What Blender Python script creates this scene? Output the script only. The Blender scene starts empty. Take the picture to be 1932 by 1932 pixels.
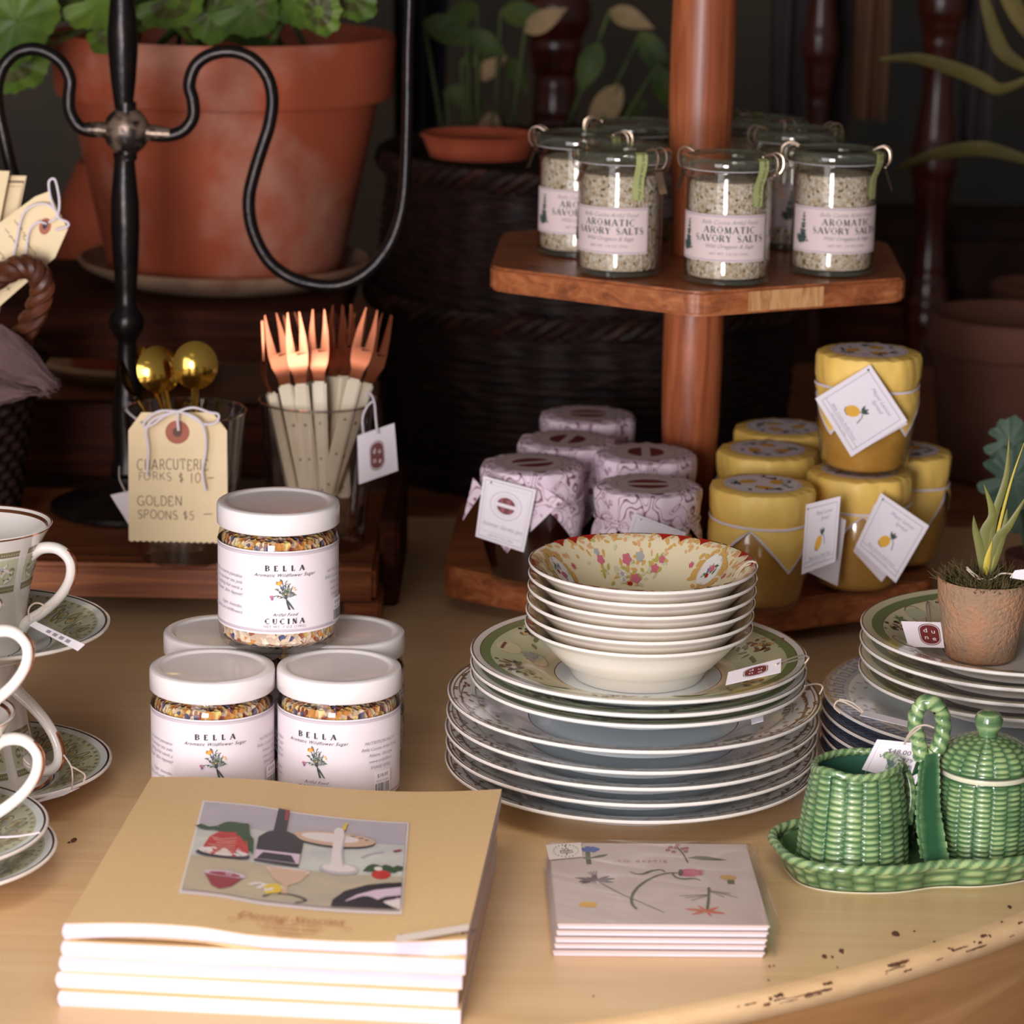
import bpy, bmesh, math, random
from mathutils import Vector, Matrix, noise
PI = math.pi
R = math.radians
C = bpy.context.scene.collection
sc = bpy.context.scene
# ------------------------------------------------------------------ camera, world, light, exposure
F, PITCH, ROLL, H = 5500.0, R(14), R(1.1), 0.658   # focal length in pixels of a 1932 frame, tilt, roll, height over the table top
cam = bpy.data.objects.new('camera', bpy.data.cameras.new('camera'))
C.objects.link(cam)
cam.location = (0, 0, H)
cam.rotation_euler = (Matrix.Rotation(R(90) - PITCH, 3, 'X') @ Matrix.Rotation(ROLL, 3, 'Z')).to_euler()
cam.data.sensor_width = 36
cam.data.lens = 36 * F / 1932
cam.data.clip_start = 0.05
cam.data.dof.use_dof = True
cam.data.dof.focus_distance = 1.94
cam.data.dof.aperture_fstop = 8.8
sc.camera = cam
w = bpy.data.worlds.new('room_light'); sc.world = w; w.use_nodes = True
_n, _l = w.node_tree.nodes, w.node_tree.links      # the shop front (towards -y) is light, the back of the room is dark
_tc, _sp, _rp = _n.new('ShaderNodeTexCoord'), _n.new('ShaderNodeSeparateXYZ'), _n.new('ShaderNodeValToRGB')
_l.new(_tc.outputs['Generated'], _sp.inputs[0])
_mr = _n.new('ShaderNodeMapRange'); _mr.inputs['From Min'].default_value = -1.0; _mr.inputs['From Max'].default_value = 1.0
_l.new(_sp.outputs['Y'], _mr.inputs['Value']); _l.new(_mr.outputs[0], _rp.inputs[0])
_e = _rp.color_ramp.elements
_e[0].position, _e[0].color = 0.0, (0.155, 0.145, 0.145, 1)
_e[1].position, _e[1].color = 0.62, (0.030, 0.016, 0.009, 1)
_l.new(_rp.outputs[0], _n['Background'].inputs[0]); _n['Background'].inputs[1].default_value = 1.0
def area(name, loc, target, sx, sy, power, col, spread=180):
    l = bpy.data.lights.new(name, 'AREA'); l.shape = 'RECTANGLE'; l.size = sx; l.size_y = sy
    l.energy = power; l.color = col
    o = bpy.data.objects.new(name, l); C.objects.link(o); o.location = loc
    l.spread = R(spread)
    o.rotation_euler = (Vector(target) - Vector(loc)).to_track_quat('-Z', 'Y').to_euler()
    return o
area('window_daylight', (-1.15, 0.00, 0.48), (0.0, 1.95, 0.05), 0.80, 1.30, 10, (1.0, 0.94, 0.97))
area('window_daylight', (-0.50, -0.45, 0.36), (0.0, 2.0, 0.1), 0.52, 1.00, 40, (1.0, 0.94, 0.97))
area('added_front_fill', (-0.10, 1.12, 0.84), (-0.02, 1.48, 0.0), 0.7, 0.30, 0.78, (1.0, 0.90, 0.78), 70)  # added fill light without a fixture, brightens the front of the table
sc.view_settings.view_transform = 'Standard'
sc.view_settings.look = 'None'
sc.view_settings.exposure = 0.42
sc.view_settings.gamma = 1
sc.view_settings.use_curve_mapping = False
sc.cycles.use_denoising = True
sc.cycles.max_bounces = 10
sc.cycles.transparent_max_bounces = 24
sc.cycles.sample_clamp_indirect = 4
sc.cycles.caustics_reflective = False
sc.cycles.caustics_refractive = False
rnd = random.Random(7)
# ------------------------------------------------------------------ picture pixel -> point of the place
def ray(px, py):
    a, b = (px - 966) / F, (966 - py) / F
    a, b = a * math.cos(ROLL) - b * math.sin(ROLL), a * math.sin(ROLL) + b * math.cos(ROLL)
    return Vector((a, math.cos(PITCH) + b * math.sin(PITCH), -math.sin(PITCH) + b * math.cos(PITCH)))
def at(px, py, z=0.0):
    d = ray(px, py); t = (z - H) / d.z
    return Vector((d.x * t, d.y * t, z))
def aty(px, py, y):
    d = ray(px, py); t = y / d.y
    return Vector((d.x * t, y, H + d.z * t))
# ------------------------------------------------------------------ materials
MT = {}
def lin(c):
    o = []
    for v in c:
        v /= 255.0
        o.append(v / 12.92 if v <= 0.04045 else ((v + 0.055) / 1.055) ** 2.4)
    return (*o, 1)
def base_mat(name):
    m = bpy.data.materials.new(name); m.use_nodes = True
    MT[name] = m
    n = m.node_tree.nodes
    return m, n, m.node_tree.links, n['Principled BSDF']
def nd(n, t, **kw):
    x = n.new(t)
    for k, v in kw.items():
        if k in x.inputs: x.inputs[k].default_value = v
        else: setattr(x, k, v)
    return x
def coords(n, l, stretch, kind='Object'):
    t = nd(n, 'ShaderNodeTexCoord'); mp = nd(n, 'ShaderNodeMapping')
    mp.inputs['Scale'].default_value = stretch
    l.new(t.outputs[kind], mp.inputs['Vector'])
    return mp.outputs['Vector']
def ramp(n, stops, interp='LINEAR'):
    r = n.new('ShaderNodeValToRGB'); r.color_ramp.interpolation = interp
    e = r.color_ramp.elements
    while len(e) < len(stops): e.new(0.5)
    for i, (p, c) in enumerate(stops):
        e[i].position = p; e[i].color = lin(c)
    return r
def mat(name, col, rough=0.5, metal=0.0, col2=None, scale=40, stretch=(1, 1, 1), lo=0.35, hi=0.65, detail=4,
        bump=0.0, bscale=200, coat=0.0, spec=0.5, sheen=0.0, sub=0.0, trans=0.0):
    m, n, l, b = base_mat(name)
    b.inputs['Base Color'].default_value = lin(col)
    b.inputs['Roughness'].default_value = rough
    b.inputs['Metallic'].default_value = metal
    b.inputs['Specular IOR Level'].default_value = spec
    b.inputs['Coat Weight'].default_value = coat
    b.inputs['Coat Roughness'].default_value = 0.05
    if sheen: b.inputs['Sheen Weight'].default_value = sheen
    if sub:
        b.inputs['Subsurface Weight'].default_value = sub
        b.inputs['Subsurface Radius'].default_value = (0.014, 0.012, 0.010)
    v = coords(n, l, stretch)
    if col2:
        t = nd(n, 'ShaderNodeTexNoise', Scale=scale, Detail=detail, Roughness=0.6)
        l.new(v, t.inputs['Vector'])
        r = ramp(n, [(lo, col), (hi, col2)])
        l.new(t.outputs['Fac'], r.inputs[0]); l.new(r.outputs[0], b.inputs['Base Color'])
    if bump:
        t = nd(n, 'ShaderNodeTexNoise', Scale=bscale, Detail=4)
        l.new(v, t.inputs['Vector'])
        bp = nd(n, 'ShaderNodeBump', Strength=bump, Distance=0.002)
        l.new(t.outputs['Fac'], bp.inputs['Height']); l.new(bp.outputs[0], b.inputs['Normal'])
    return m
def wood(name, dark, light, stretch=(1, 14, 14), scale=6, rough=0.45, coat=0.15, mid=None, kind='Object', bump=0.15, spec=0.4):
    m, n, l, b = base_mat(name)
    v = coords(n, l, stretch, kind)
    t = nd(n, 'ShaderNodeTexNoise', Scale=scale, Detail=7, Roughness=0.62, Distortion=1.2)
    l.new(v, t.inputs['Vector'])
    r = ramp(n, [(0.30, dark), (0.52, mid or light), (0.72, light)])
    l.new(t.outputs['Fac'], r.inputs[0]); l.new(r.outputs[0], b.inputs['Base Color'])
    b.inputs['Roughness'].default_value = rough; b.inputs['Specular IOR Level'].default_value = spec
    b.inputs['Coat Weight'].default_value = coat; b.inputs['Coat Roughness'].default_value = 0.25
    bp = nd(n, 'ShaderNodeBump', Strength=bump, Distance=0.001)
    l.new(t.outputs['Fac'], bp.inputs['Height']); l.new(bp.outputs[0], b.inputs['Normal'])
    return m
def glass(name, tint, ior=1.45, boost=1.0, rough=0.02, haze=0.0):
    m, n, l, b = base_mat(name); n.remove(b)
    tr = nd(n, 'ShaderNodeBsdfTransparent', Color=lin(tint)); gl = nd(n, 'ShaderNodeBsdfGlossy', Roughness=rough)
    fr = nd(n, 'ShaderNodeLayerWeight', Blend=0.5); mx = nd(n, 'ShaderNodeMixShader')
    pw = nd(n, 'ShaderNodeMath', operation='POWER'); pw.inputs[1].default_value = 3.0
    mu = nd(n, 'ShaderNodeMath', operation='MULTIPLY_ADD'); mu.inputs[1].default_value = 0.55 * boost; mu.inputs[2].default_value = 0.06 * boost; mu.use_clamp = True
    l.new(fr.outputs['Facing'], pw.inputs[0]); l.new(pw.outputs[0], mu.inputs[0]); l.new(mu.outputs[0], mx.inputs[0])
    l.new(tr.outputs[0], mx.inputs[1]); l.new(gl.outputs[0], mx.inputs[2])
    out = mx.outputs[0]
    if haze:    # pressed glass scatters a little
        df = nd(n, 'ShaderNodeBsdfDiffuse', Color=lin((176, 190, 166))); m2 = nd(n, 'ShaderNodeMixShader'); m2.inputs[0].default_value = haze
        l.new(out, m2.inputs[1]); l.new(df.outputs[0], m2.inputs[2]); out = m2.outputs[0]
    l.new(out, n['Material Output'].inputs['Surface'])
    return m
def cells(name, stops, scale, rough=0.7, stretch=(1, 1, 1), bump=0.6, dist=0.002):
    m, n, l, b = base_mat(name)
    v = coords(n, l, stretch)
    ns = nd(n, 'ShaderNodeTexNoise', Scale=scale * 0.6, Detail=2)
    l.new(v, ns.inputs['Vector'])
    ad = nd(n, 'ShaderNodeVectorMath', operation='MULTIPLY_ADD')
    l.new(ns.outputs['Color'], ad.inputs[0]); ad.inputs[1].default_value = (0.9 / scale,) * 3; l.new(v, ad.inputs[2])
    vo = nd(n, 'ShaderNodeTexVoronoi', Scale=scale)
    l.new(ad.outputs[0], vo.inputs['Vector'])
    sp = n.new('ShaderNodeSeparateColor'); l.new(vo.outputs['Color'], sp.inputs[0])
    r = ramp(n, stops, 'CONSTANT'); l.new(sp.outputs[0], r.inputs[0]); l.new(r.outputs[0], b.inputs['Base Color'])
    b.inputs['Roughness'].default_value = rough
    bp = nd(n, 'ShaderNodeBump', Strength=bump, Distance=dist)
    l.new(vo.outputs['Distance'], bp.inputs['Height']); l.new(bp.outputs[0], b.inputs['Normal'])
    return m
def printed(name, paper, ink, scale=60):
    """paper with a printed scroll pattern"""
    m, n, l, b = base_mat(name)
    v = coords(n, l, (1, 1, 1))
    ns = nd(n, 'ShaderNodeTexNoise', Scale=scale, Detail=0.4, Distortion=1.6)
    l.new(v, ns.inputs['Vector'])
    r = ramp(n, [(0.0, paper), (0.40, paper), (0.43, ink), (0.455, paper), (0.55, paper), (0.575, ink), (0.61, ink), (0.63, paper)])
    l.new(ns.outputs['Fac'], r.inputs[0]); l.new(r.outputs[0], b.inputs['Base Color'])
    b.inputs['Roughness'].default_value = 0.6
    return m
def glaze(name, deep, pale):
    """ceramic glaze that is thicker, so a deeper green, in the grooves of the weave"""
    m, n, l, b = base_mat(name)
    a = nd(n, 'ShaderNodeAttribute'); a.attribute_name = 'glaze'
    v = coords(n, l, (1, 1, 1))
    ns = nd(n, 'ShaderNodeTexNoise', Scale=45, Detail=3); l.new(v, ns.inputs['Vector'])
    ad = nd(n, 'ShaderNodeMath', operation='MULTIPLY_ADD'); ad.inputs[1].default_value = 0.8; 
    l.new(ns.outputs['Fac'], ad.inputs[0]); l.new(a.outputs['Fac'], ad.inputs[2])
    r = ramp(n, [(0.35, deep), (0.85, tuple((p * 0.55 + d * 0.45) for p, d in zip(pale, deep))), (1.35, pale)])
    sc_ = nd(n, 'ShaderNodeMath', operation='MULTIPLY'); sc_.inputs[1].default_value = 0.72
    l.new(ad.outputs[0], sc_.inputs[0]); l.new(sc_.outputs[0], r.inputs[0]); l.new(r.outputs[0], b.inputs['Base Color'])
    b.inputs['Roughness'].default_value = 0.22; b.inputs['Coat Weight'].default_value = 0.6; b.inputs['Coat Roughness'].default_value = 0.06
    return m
mat('paper_white', (240, 232, 238), 0.75)
mat('page_white', (212, 198, 208), 0.8, col2=(204, 187, 199), scale=300, stretch=(0.05, 0.05, 3))
mat('lid_white', (236, 230, 230), 0.28, coat=0.3)
mat('ink', (52, 54, 60), 0.7)
mat('ink_grey', (150, 146, 158), 0.7)
mat('ink_green', (62, 80, 74), 0.7)
mat('ink_brown', (104, 74, 60), 0.7)
mat('leaf_print', (84, 110, 72), 0.7)
mat('yellow_print', (232, 176, 60), 0.7)
mat('orange_print', (214, 120, 48), 0.7)
mat('pink_print', (206, 112, 140), 0.7)
mat('violet_print', (150, 100, 160), 0.7)
mat('blue_print', (96, 112, 176), 0.7)
mat('maroon', (112, 42, 38), 0.6)
mat('kraft', (222, 188, 140), 0.7, col2=(217, 182, 134), scale=400, bump=0.05, bscale=900)
mat('manila', (246, 225, 182), 0.75, col2=(241, 217, 172), scale=25, bump=0.05, bscale=600)
mat('tag_ring', (178, 104, 82), 0.7)
mat('twine', (236, 226, 232), 0.8, bump=0.3, bscale=900)
mat('twine_natural', (206, 190, 172), 0.8, bump=0.3, bscale=900)
mat('label_lilac', (232, 222, 226), 0.75)
mat('label_salt', (226, 206, 202), 0.75)
mat('label_line', (188, 176, 186), 0.75)
mat('sticker_green', (176, 182, 118), 0.7)
glass('clear_glass', (250, 248, 245), 1.45, 0.8)
glass('jar_glass_green', (251, 251, 249), 1.5, 1.2)
glass('thick_glass_green', (234, 239, 226), 1.55, 1.9, 0.02, 0.06)
glass('glass_edge', (226, 226, 220), 1.6, 5.0)
glass('tumbler_glass', (250, 248, 246), 1.5, 2.0)
glass('thick_glass', (206, 198, 190), 1.6, 2.6)
glass('cellophane', (253, 252, 251), 1.25, 0.7, 0.08)
cells('flower_sugar', [(0, (218, 196, 170)), (0.24, (230, 212, 190)), (0.46, (204, 180, 156)), (0.64, (206, 140, 76)), (0.69, (222, 178, 92)),
      (0.74, (134, 66, 58)), (0.78, (84, 84, 124)), (0.84, (206, 156, 156)), (0.89, (160, 96, 64)), (0.92, (238, 224, 208))], 300)
cells('petals', [(0, (198, 136, 64)), (0.14, (220, 180, 92)), (0.26, (130, 64, 52)), (0.36, (88, 84, 112)), (0.44, (186, 118, 82)), (0.54, (216, 196, 168)),
      (0.76, (196, 172, 144)), (0.88, (122, 84, 70)), (0.94, (228, 206, 130))], 340, stretch=(1, 1, 0.75), bump=1.0)
cells('herb_salt', [(0, (218, 198, 170)), (0.26, (238, 226, 210)), (0.54, (206, 182, 150)), (0.68, (150, 126, 80)), (0.76, (224, 208, 186)), (0.90, (116, 96, 60)), (0.94, (236, 228, 214))], 480)
mat('jam', (44, 14, 10), 0.12, coat=0.8, col2=(30, 8, 8), scale=60)
mat('lemon_curd', (212, 160, 74), 0.32, coat=0.5, col2=(180, 130, 54), scale=25, sub=0.0)
mat('yellow_paper', (248, 210, 112), 0.5, bump=0.12, bscale=120, col2=(242, 200, 100), scale=40)
mat('paper_border', (226, 218, 226), 0.6)
printed('lilac_paper', (234, 214, 226), (132, 84, 102), 52)
printed('lemon_print', (226, 216, 224), (110, 104, 96), 50)
mat('lilac_disc', (204, 186, 184), 0.65)
wood('acacia', (112, 62, 34), (190, 122, 76), (2.5, 30, 30), 3, 0.42, 0.12, mid=(164, 94, 54))
wood('acacia_end', (170, 110, 66), (214, 164, 112), (20, 3, 3), 6, 0.45, 0.1)
wood('acacia_post', (124, 62, 34), (190, 112, 70), (26, 26, 2.2), 3, 0.40, 0.15, mid=(162, 88, 52))
wood('riser_wood', (96, 50, 26), (180, 112, 64), (1.3, 24, 24), 4, 0.5, 0.06, mid=(138, 76, 42))
wood('dark_wood', (44, 19, 11), (92, 44, 23), (1.2, 20, 20), 4, 0.7, 0.0, mid=(66, 30, 17), spec=0.12)
wood('brown_top', (112, 64, 38), (164, 106, 68), (1.2, 14, 14), 3, 0.42, 0.2, mid=(138, 84, 52))
wood('spindle_wood', (44, 16, 10), (96, 40, 24), (14, 14, 2), 4, 0.3, 0.4, mid=(70, 26, 16))
wood('table_paint', (214, 177, 131), (229, 196, 152), (1.5, 22, 22), 2.2, 0.36, 0.25, mid=(223, 187, 142), bump=0.04)
wood('apron_paint', (150, 106, 62), (190, 146, 98), (1.5, 1.5, 8), 3, 0.5, 0.1, mid=(172, 126, 80), bump=0.05)
mat('chip', (112, 72, 44), 0.8, col2=(70, 40, 28), scale=300)
mat('iron', (30, 26, 27), 0.30, metal=0.6, col2=(42, 35, 34), scale=60, bump=0.4, bscale=70)
mat('iron_worn', (150, 128, 110), 0.35, metal=0.6, col2=(54, 46, 44), scale=80, lo=0.42, hi=0.55, bump=0.4, bscale=90)
mat('terracotta', (176, 84, 50), 0.75, col2=(150, 66, 40), scale=9, bump=0.15, bscale=160)
mat('terracotta_aged', (170, 80, 48), 0.8, col2=(186, 128, 106), scale=9, lo=0.48, hi=0.68, bump=0.15, bscale=120)
mat('terracotta_brown', (110, 70, 52), 0.85, col2=(96, 54, 40), scale=9, bump=0.1)
mat('terracotta_pale', (176, 132, 100), 0.9, col2=(158, 128, 102), scale=38, lo=0.42, hi=0.58, bump=1.0, bscale=330)
mat('saucer_clay', (190, 158, 128), 0.7, col2=(150, 108, 82), scale=14, bump=0.1)
mat('soil', (40, 28, 20), 0.95, bump=0.8, bscale=160)
mat('geranium', (96, 122, 30), 0.55, col2=(62, 88, 24), scale=14, sheen=0.1)
mat('geranium_mark', (74, 66, 34), 0.55, col2=(70, 92, 34), scale=20)
mat('dark_leaf', (72, 86, 36), 0.6, spec=0.2, col2=(40, 54, 24), scale=14)
mat('pale_leaf', (156, 128, 96), 0.6, spec=0.2, col2=(120, 104, 70), scale=20)
mat('strap_leaf', (104, 92, 46), 0.6, spec=0.2, col2=(66, 62, 32), scale=12)
mat('teal_leaf', (74, 96, 76), 0.6, col2=(58, 80, 66), scale=16)
mat('orchid_leaf', (128, 124, 62), 0.5, col2=(104, 108, 56), scale=20, stretch=(4, 4, 0.6))
mat('stem_yellow', (196, 176, 66), 0.5)
mat('moss', (104, 86, 50), 0.95, col2=(78, 70, 38), scale=60)
mat('wicker', (38, 18, 11), 0.65, spec=0.25, col2=(15, 7, 5), scale=40, stretch=(1, 1, 3), bump=0.3)
mat('wicker_light', (52, 25, 15), 0.65, spec=0.2, col2=(26, 12, 9), scale=30)
mat('twig', (110, 58, 32), 0.45, col2=(64, 32, 20), scale=30)
mat('linen', (106, 82, 80), 0.95, bump=0.7, bscale=700, col2=(92, 70, 70), scale=30)
mat('tan_cloth', (150, 108, 74), 0.95, col2=(120, 88, 70), scale=5)
mat('grey_cloth', (96, 82, 82), 0.95, col2=(72, 62, 66), scale=5)
mat('gold', (238, 196, 92), 0.14, metal=1.0)
mat('copper', (206, 126, 92), 0.4, metal=1.0)
mat('steel_wire', (226, 200, 176), 0.3, metal=0.9)
mat('bone', (232, 220, 196), 0.4, coat=0.3, col2=(222, 208, 180), scale=30)
mat('pin', (120, 92, 70), 0.4, metal=0.6)
mat('porcelain', (240, 234, 228), 0.16, coat=0.5, sub=0.5)
mat('porcelain_blue', (238, 245, 248), 0.16, coat=0.5, sub=0.5)
mat('porcelain_cream', (234, 222, 186), 0.18, coat=0.5)
mat('porcelain_green', (214, 214, 176), 0.18, coat=0.5)
mat('gold_band', (132, 94, 66), 0.25, metal=0.3)
mat('dark_band', (74, 44, 36), 0.25, metal=0.3)
mat('rose_gold', (206, 136, 100), 0.18, metal=0.9)
mat('brown_glaze', (128, 92, 66), 0.2, coat=0.4)
mat('green_glaze', (124, 140, 90), 0.2, coat=0.4)
mat('grey_glaze', (176, 176, 176), 0.2, coat=0.4)
mat('tan_glaze', (214, 170, 98), 0.2, coat=0.4)
mat('peach_glaze', (224, 176, 128), 0.2, coat=0.4)
mat('red_glaze', (166, 40, 30), 0.2, coat=0.4)
mat('pink_glaze', (206, 112, 128), 0.2, coat=0.4)
mat('leaf_glaze', (186, 180, 88), 0.2, coat=0.4)
mat('blue_glaze', (84, 104, 160), 0.2, coat=0.4, col2=(120, 140, 186), scale=60)
mat('olive_glaze', (140, 134, 96), 0.2, coat=0.4)
mat('sage_glaze', (206, 206, 176), 0.2, coat=0.4)
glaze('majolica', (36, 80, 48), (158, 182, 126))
mat('majolica_inside', (60, 104, 86), 0.2, coat=0.6)
mat('majolica_foot', (214, 214, 186), 0.3, coat=0.4)
mat('card_paper', (214, 194, 190), 0.7)
mat('envelope', (236, 226, 236), 0.75)
mat('sticker', (226, 214, 206), 0.6)
mat('stem_print', (98, 98, 66), 0.7)
mat('plum_print', (92, 64, 68), 0.7)
mat('rose_print', (196, 92, 118), 0.7)
mat('coral_print', (214, 104, 74), 0.7)
mat('mauve_print', (176, 110, 118), 0.7)
mat('ochre_print', (208, 160, 84), 0.7)
mat('art_grey', (186, 184, 186), 0.5, col2=(206, 206, 200), scale=40)
mat('art_lilac', (176, 168, 182), 0.5, col2=(190, 180, 190), scale=30)
mat('art_sand', (196, 180, 152), 0.5, col2=(178, 166, 150), scale=40)
mat('art_black', (48, 44, 50), 0.45)
mat('art_green', (58, 82, 58), 0.5)
mat('art_red', (176, 40, 42), 0.45, col2=(200, 62, 56), scale=90)
mat('art_wine', (150, 62, 70), 0.5)
mat('art_peach', (206, 172, 150), 0.5)
mat('art_white', (226, 214, 214), 0.5)
mat('art_pink', (212, 188, 206), 0.5)
mat('art_yellow', (222, 190, 70), 0.5)
mat('wall_dark', (102, 86, 68), 0.9, col2=(72, 74, 70), scale=1.2)
mat('floor_wood', (110, 72, 46), 0.5, col2=(90, 56, 36), scale=3, stretch=(1, 12, 1))
mat('navy_cloth', (26, 32, 46), 0.9, col2=(18, 22, 34), scale=6)
# ------------------------------------------------------------------ flat artwork: shapes in a plane, laid onto any surface later
def arc(cx, cy, rx, ry, a0, a1, n=10):
    return [(cx + rx * math.cos(R(a0 + (a1 - a0) * i / n)), cy + ry * math.sin(R(a0 + (a1 - a0) * i / n))) for i in range(n + 1)]
GL = {  # capital skeletons: width, [(thick?, points)], serif feet
 'A': (.86, [(0, [(.02, 0), (.42, 1)]), (1, [(.42, 1), (.82, 0)]), (0, [(.16, .34), (.66, .34)])], [(.02, 0), (.82, 0)]),
 'B': (.72, [(1, [(.14, 0), (.14, 1)]), (0, [(.14, 1), (.4, 1)] + arc(.4, .76, .24, .24, 90, -90) + [(.14, .52)]), (0, [(.14, .52), (.42, .52)] + arc(.42, .26, .28, .26, 90, -90) + [(.14, 0)]), (1, [(.64, .66), (.64, .86)]), (1, [(.7, .16), (.7, .36)])], [(.14, 0), (.14, 1)]),
 'C': (.8, [(0, arc(.46, .5, .42, .5, 50, 310, 16)), (1, [(.06, .3), (.04, .5), (.06, .7)])], []),
 'D': (.8, [(1, [(.14, 0), (.14, 1)]), (0, [(.14, 1), (.35, 1)] + arc(.35, .5, .4, .5, 90, -90, 14) + [(.14, 0)]), (1, [(.74, .34), (.74, .66)])], [(.14, 0), (.14, 1)]),
 'E': (.66, [(1, [(.14, 0), (.14, 1)]), (0, [(.14, 1), (.6, 1), (.6, .8)]), (0, [(.14, .52), (.46, .52)]), (0, [(.14, 0), (.62, 0), (.62, .22)])], [(.14, 0), (.14, 1)]),
 'F': (.62, [(1, [(.14, 0), (.14, 1)]), (0, [(.14, 1), (.6, 1), (.6, .8)]), (0, [(.14, .52), (.46, .52)])], [(.14, 0)]),
 'G': (.82, [(0, arc(.46, .5, .42, .5, 50, 330, 16)), (0, [(.5, .42), (.8, .42), (.8, .05)]), (1, [(.06, .3), (.04, .5), (.06, .7)])], []),
 'H': (.84, [(1, [(.14, 0), (.14, 1)]), (1, [(.7, 0), (.7, 1)]), (0, [(.14, .52), (.7, .52)])], [(.14, 0), (.14, 1), (.7, 0), (.7, 1)]),
 'I': (.3, [(1, [(.15, 0), (.15, 1)])], [(.15, 0), (.15, 1)]),
 'K': (.8, [(1, [(.14, 0), (.14, 1)]), (0, [(.14, .4), (.68, 1)]), (1, [(.34, .6), (.72, 0)])], [(.14, 0), (.14, 1), (.72, 0)]),
 'L': (.62, [(1, [(.14, 0), (.14, 1)]), (0, [(.14, 0), (.6, 0), (.6, .24)])], [(.14, 0), (.14, 1)]),
 'M': (1.0, [(0, [(.1, 0), (.14, 1)]), (1, [(.14, 1), (.48, .05)]), (0, [(.48, .05), (.84, 1)]), (1, [(.86, 1), (.88, 0)])], [(.1, 0), (.88, 0)]),
 'N': (.86, [(0, [(.12, 0), (.12, 1)]), (1, [(.12, 1), (.74, 0)]), (0, [(.74, 0), (.74, 1)])], [(.12, 0), (.74, 1)]),
 'O': (.86, [(0, arc(.43, .5, .38, .5, 0, 360, 20)), (1, [(.06, .34), (.05, .5), (.06, .66)]), (1, [(.8, .34), (.81, .5), (.8, .66)])], []),
 'P': (.68, [(1, [(.14, 0), (.14, 1)]), (0, [(.14, 1), (.38, 1)] + arc(.38, .74, .26, .26, 90, -90) + [(.14, .48)]), (1, [(.63, .64), (.63, .84)])], [(.14, 0), (.14, 1)]),
 'R': (.8, [(1, [(.14, 0), (.14, 1)]), (0, [(.14, 1), (.38, 1)] + arc(.38, .75, .25, .25, 90, -90) + [(.14, .5)]), (1, [(.42, .5), (.74, 0)]), (1, [(.62, .65), (.62, .85)])], [(.14, 0), (.14, 1)]),
 'S': (.62, [(0, arc(.31, .75, .24, .25, 30, 180, 8) + arc(.31, .75, .24, .25, 190, 270, 4)[:4] + arc(.31, .25, .26, .25, 90, -150, 10)), (1, [(.12, .62), (.5, .36)])], []),
 'T': (.76, [(1, [(.38, 0), (.38, 1)]), (0, [(.04, .8), (.04, 1), (.72, 1), (.72, .8)])], [(.38, 0)]),
 'U': (.84, [(1, [(.14, 1), (.14, .3)]), (0, [(.14, .3)] + arc(.42, .3, .28, .3, 180, 360, 10) + [(.7, 1)])], [(.14, 1), (.7, 1)]),
 'V': (.84, [(1, [(.06, 1), (.42, 0)]), (0, [(.42, 0), (.8, 1)])], [(.06, 1), (.8, 1)]),
 'W': (1.1, [(1, [(.04, 1), (.3, 0)]), (0, [(.3, 0), (.54, .9)]), (1, [(.54, .9), (.8, 0)]), (0, [(.8, 0), (1.04, 1)])], []),
 'Y': (.8, [(1, [(.06, 1), (.4, .45)]), (0, [(.74, 1), (.4, .45)]), (1, [(.4, .45), (.4, 0)])], [(.4, 0)]),
 '$': (.62, [(0, arc(.31, .68, .2, .18, 30, 270, 8) + arc(.31, .32, .2, .18, 90, -150, 8)), (0, [(.31, -.08), (.31, 1.08)])], []),
 '1': (.36, [(1, [(.18, 0), (.18, 1)])], []),
 '0': (.7, [(0, arc(.35, .5, .3, .5, 0, 360, 16))], []),
 '5': (.6, [(0, [(.52, 1), (.12, 1), (.1, .55)] + arc(.28, .3, .28, .3, 100, -140, 10))], []),
 '-': (.6, [(0, [(.05, .45), (.55, .48)])], []),
 ' ': (.5, [], []),
}
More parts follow.
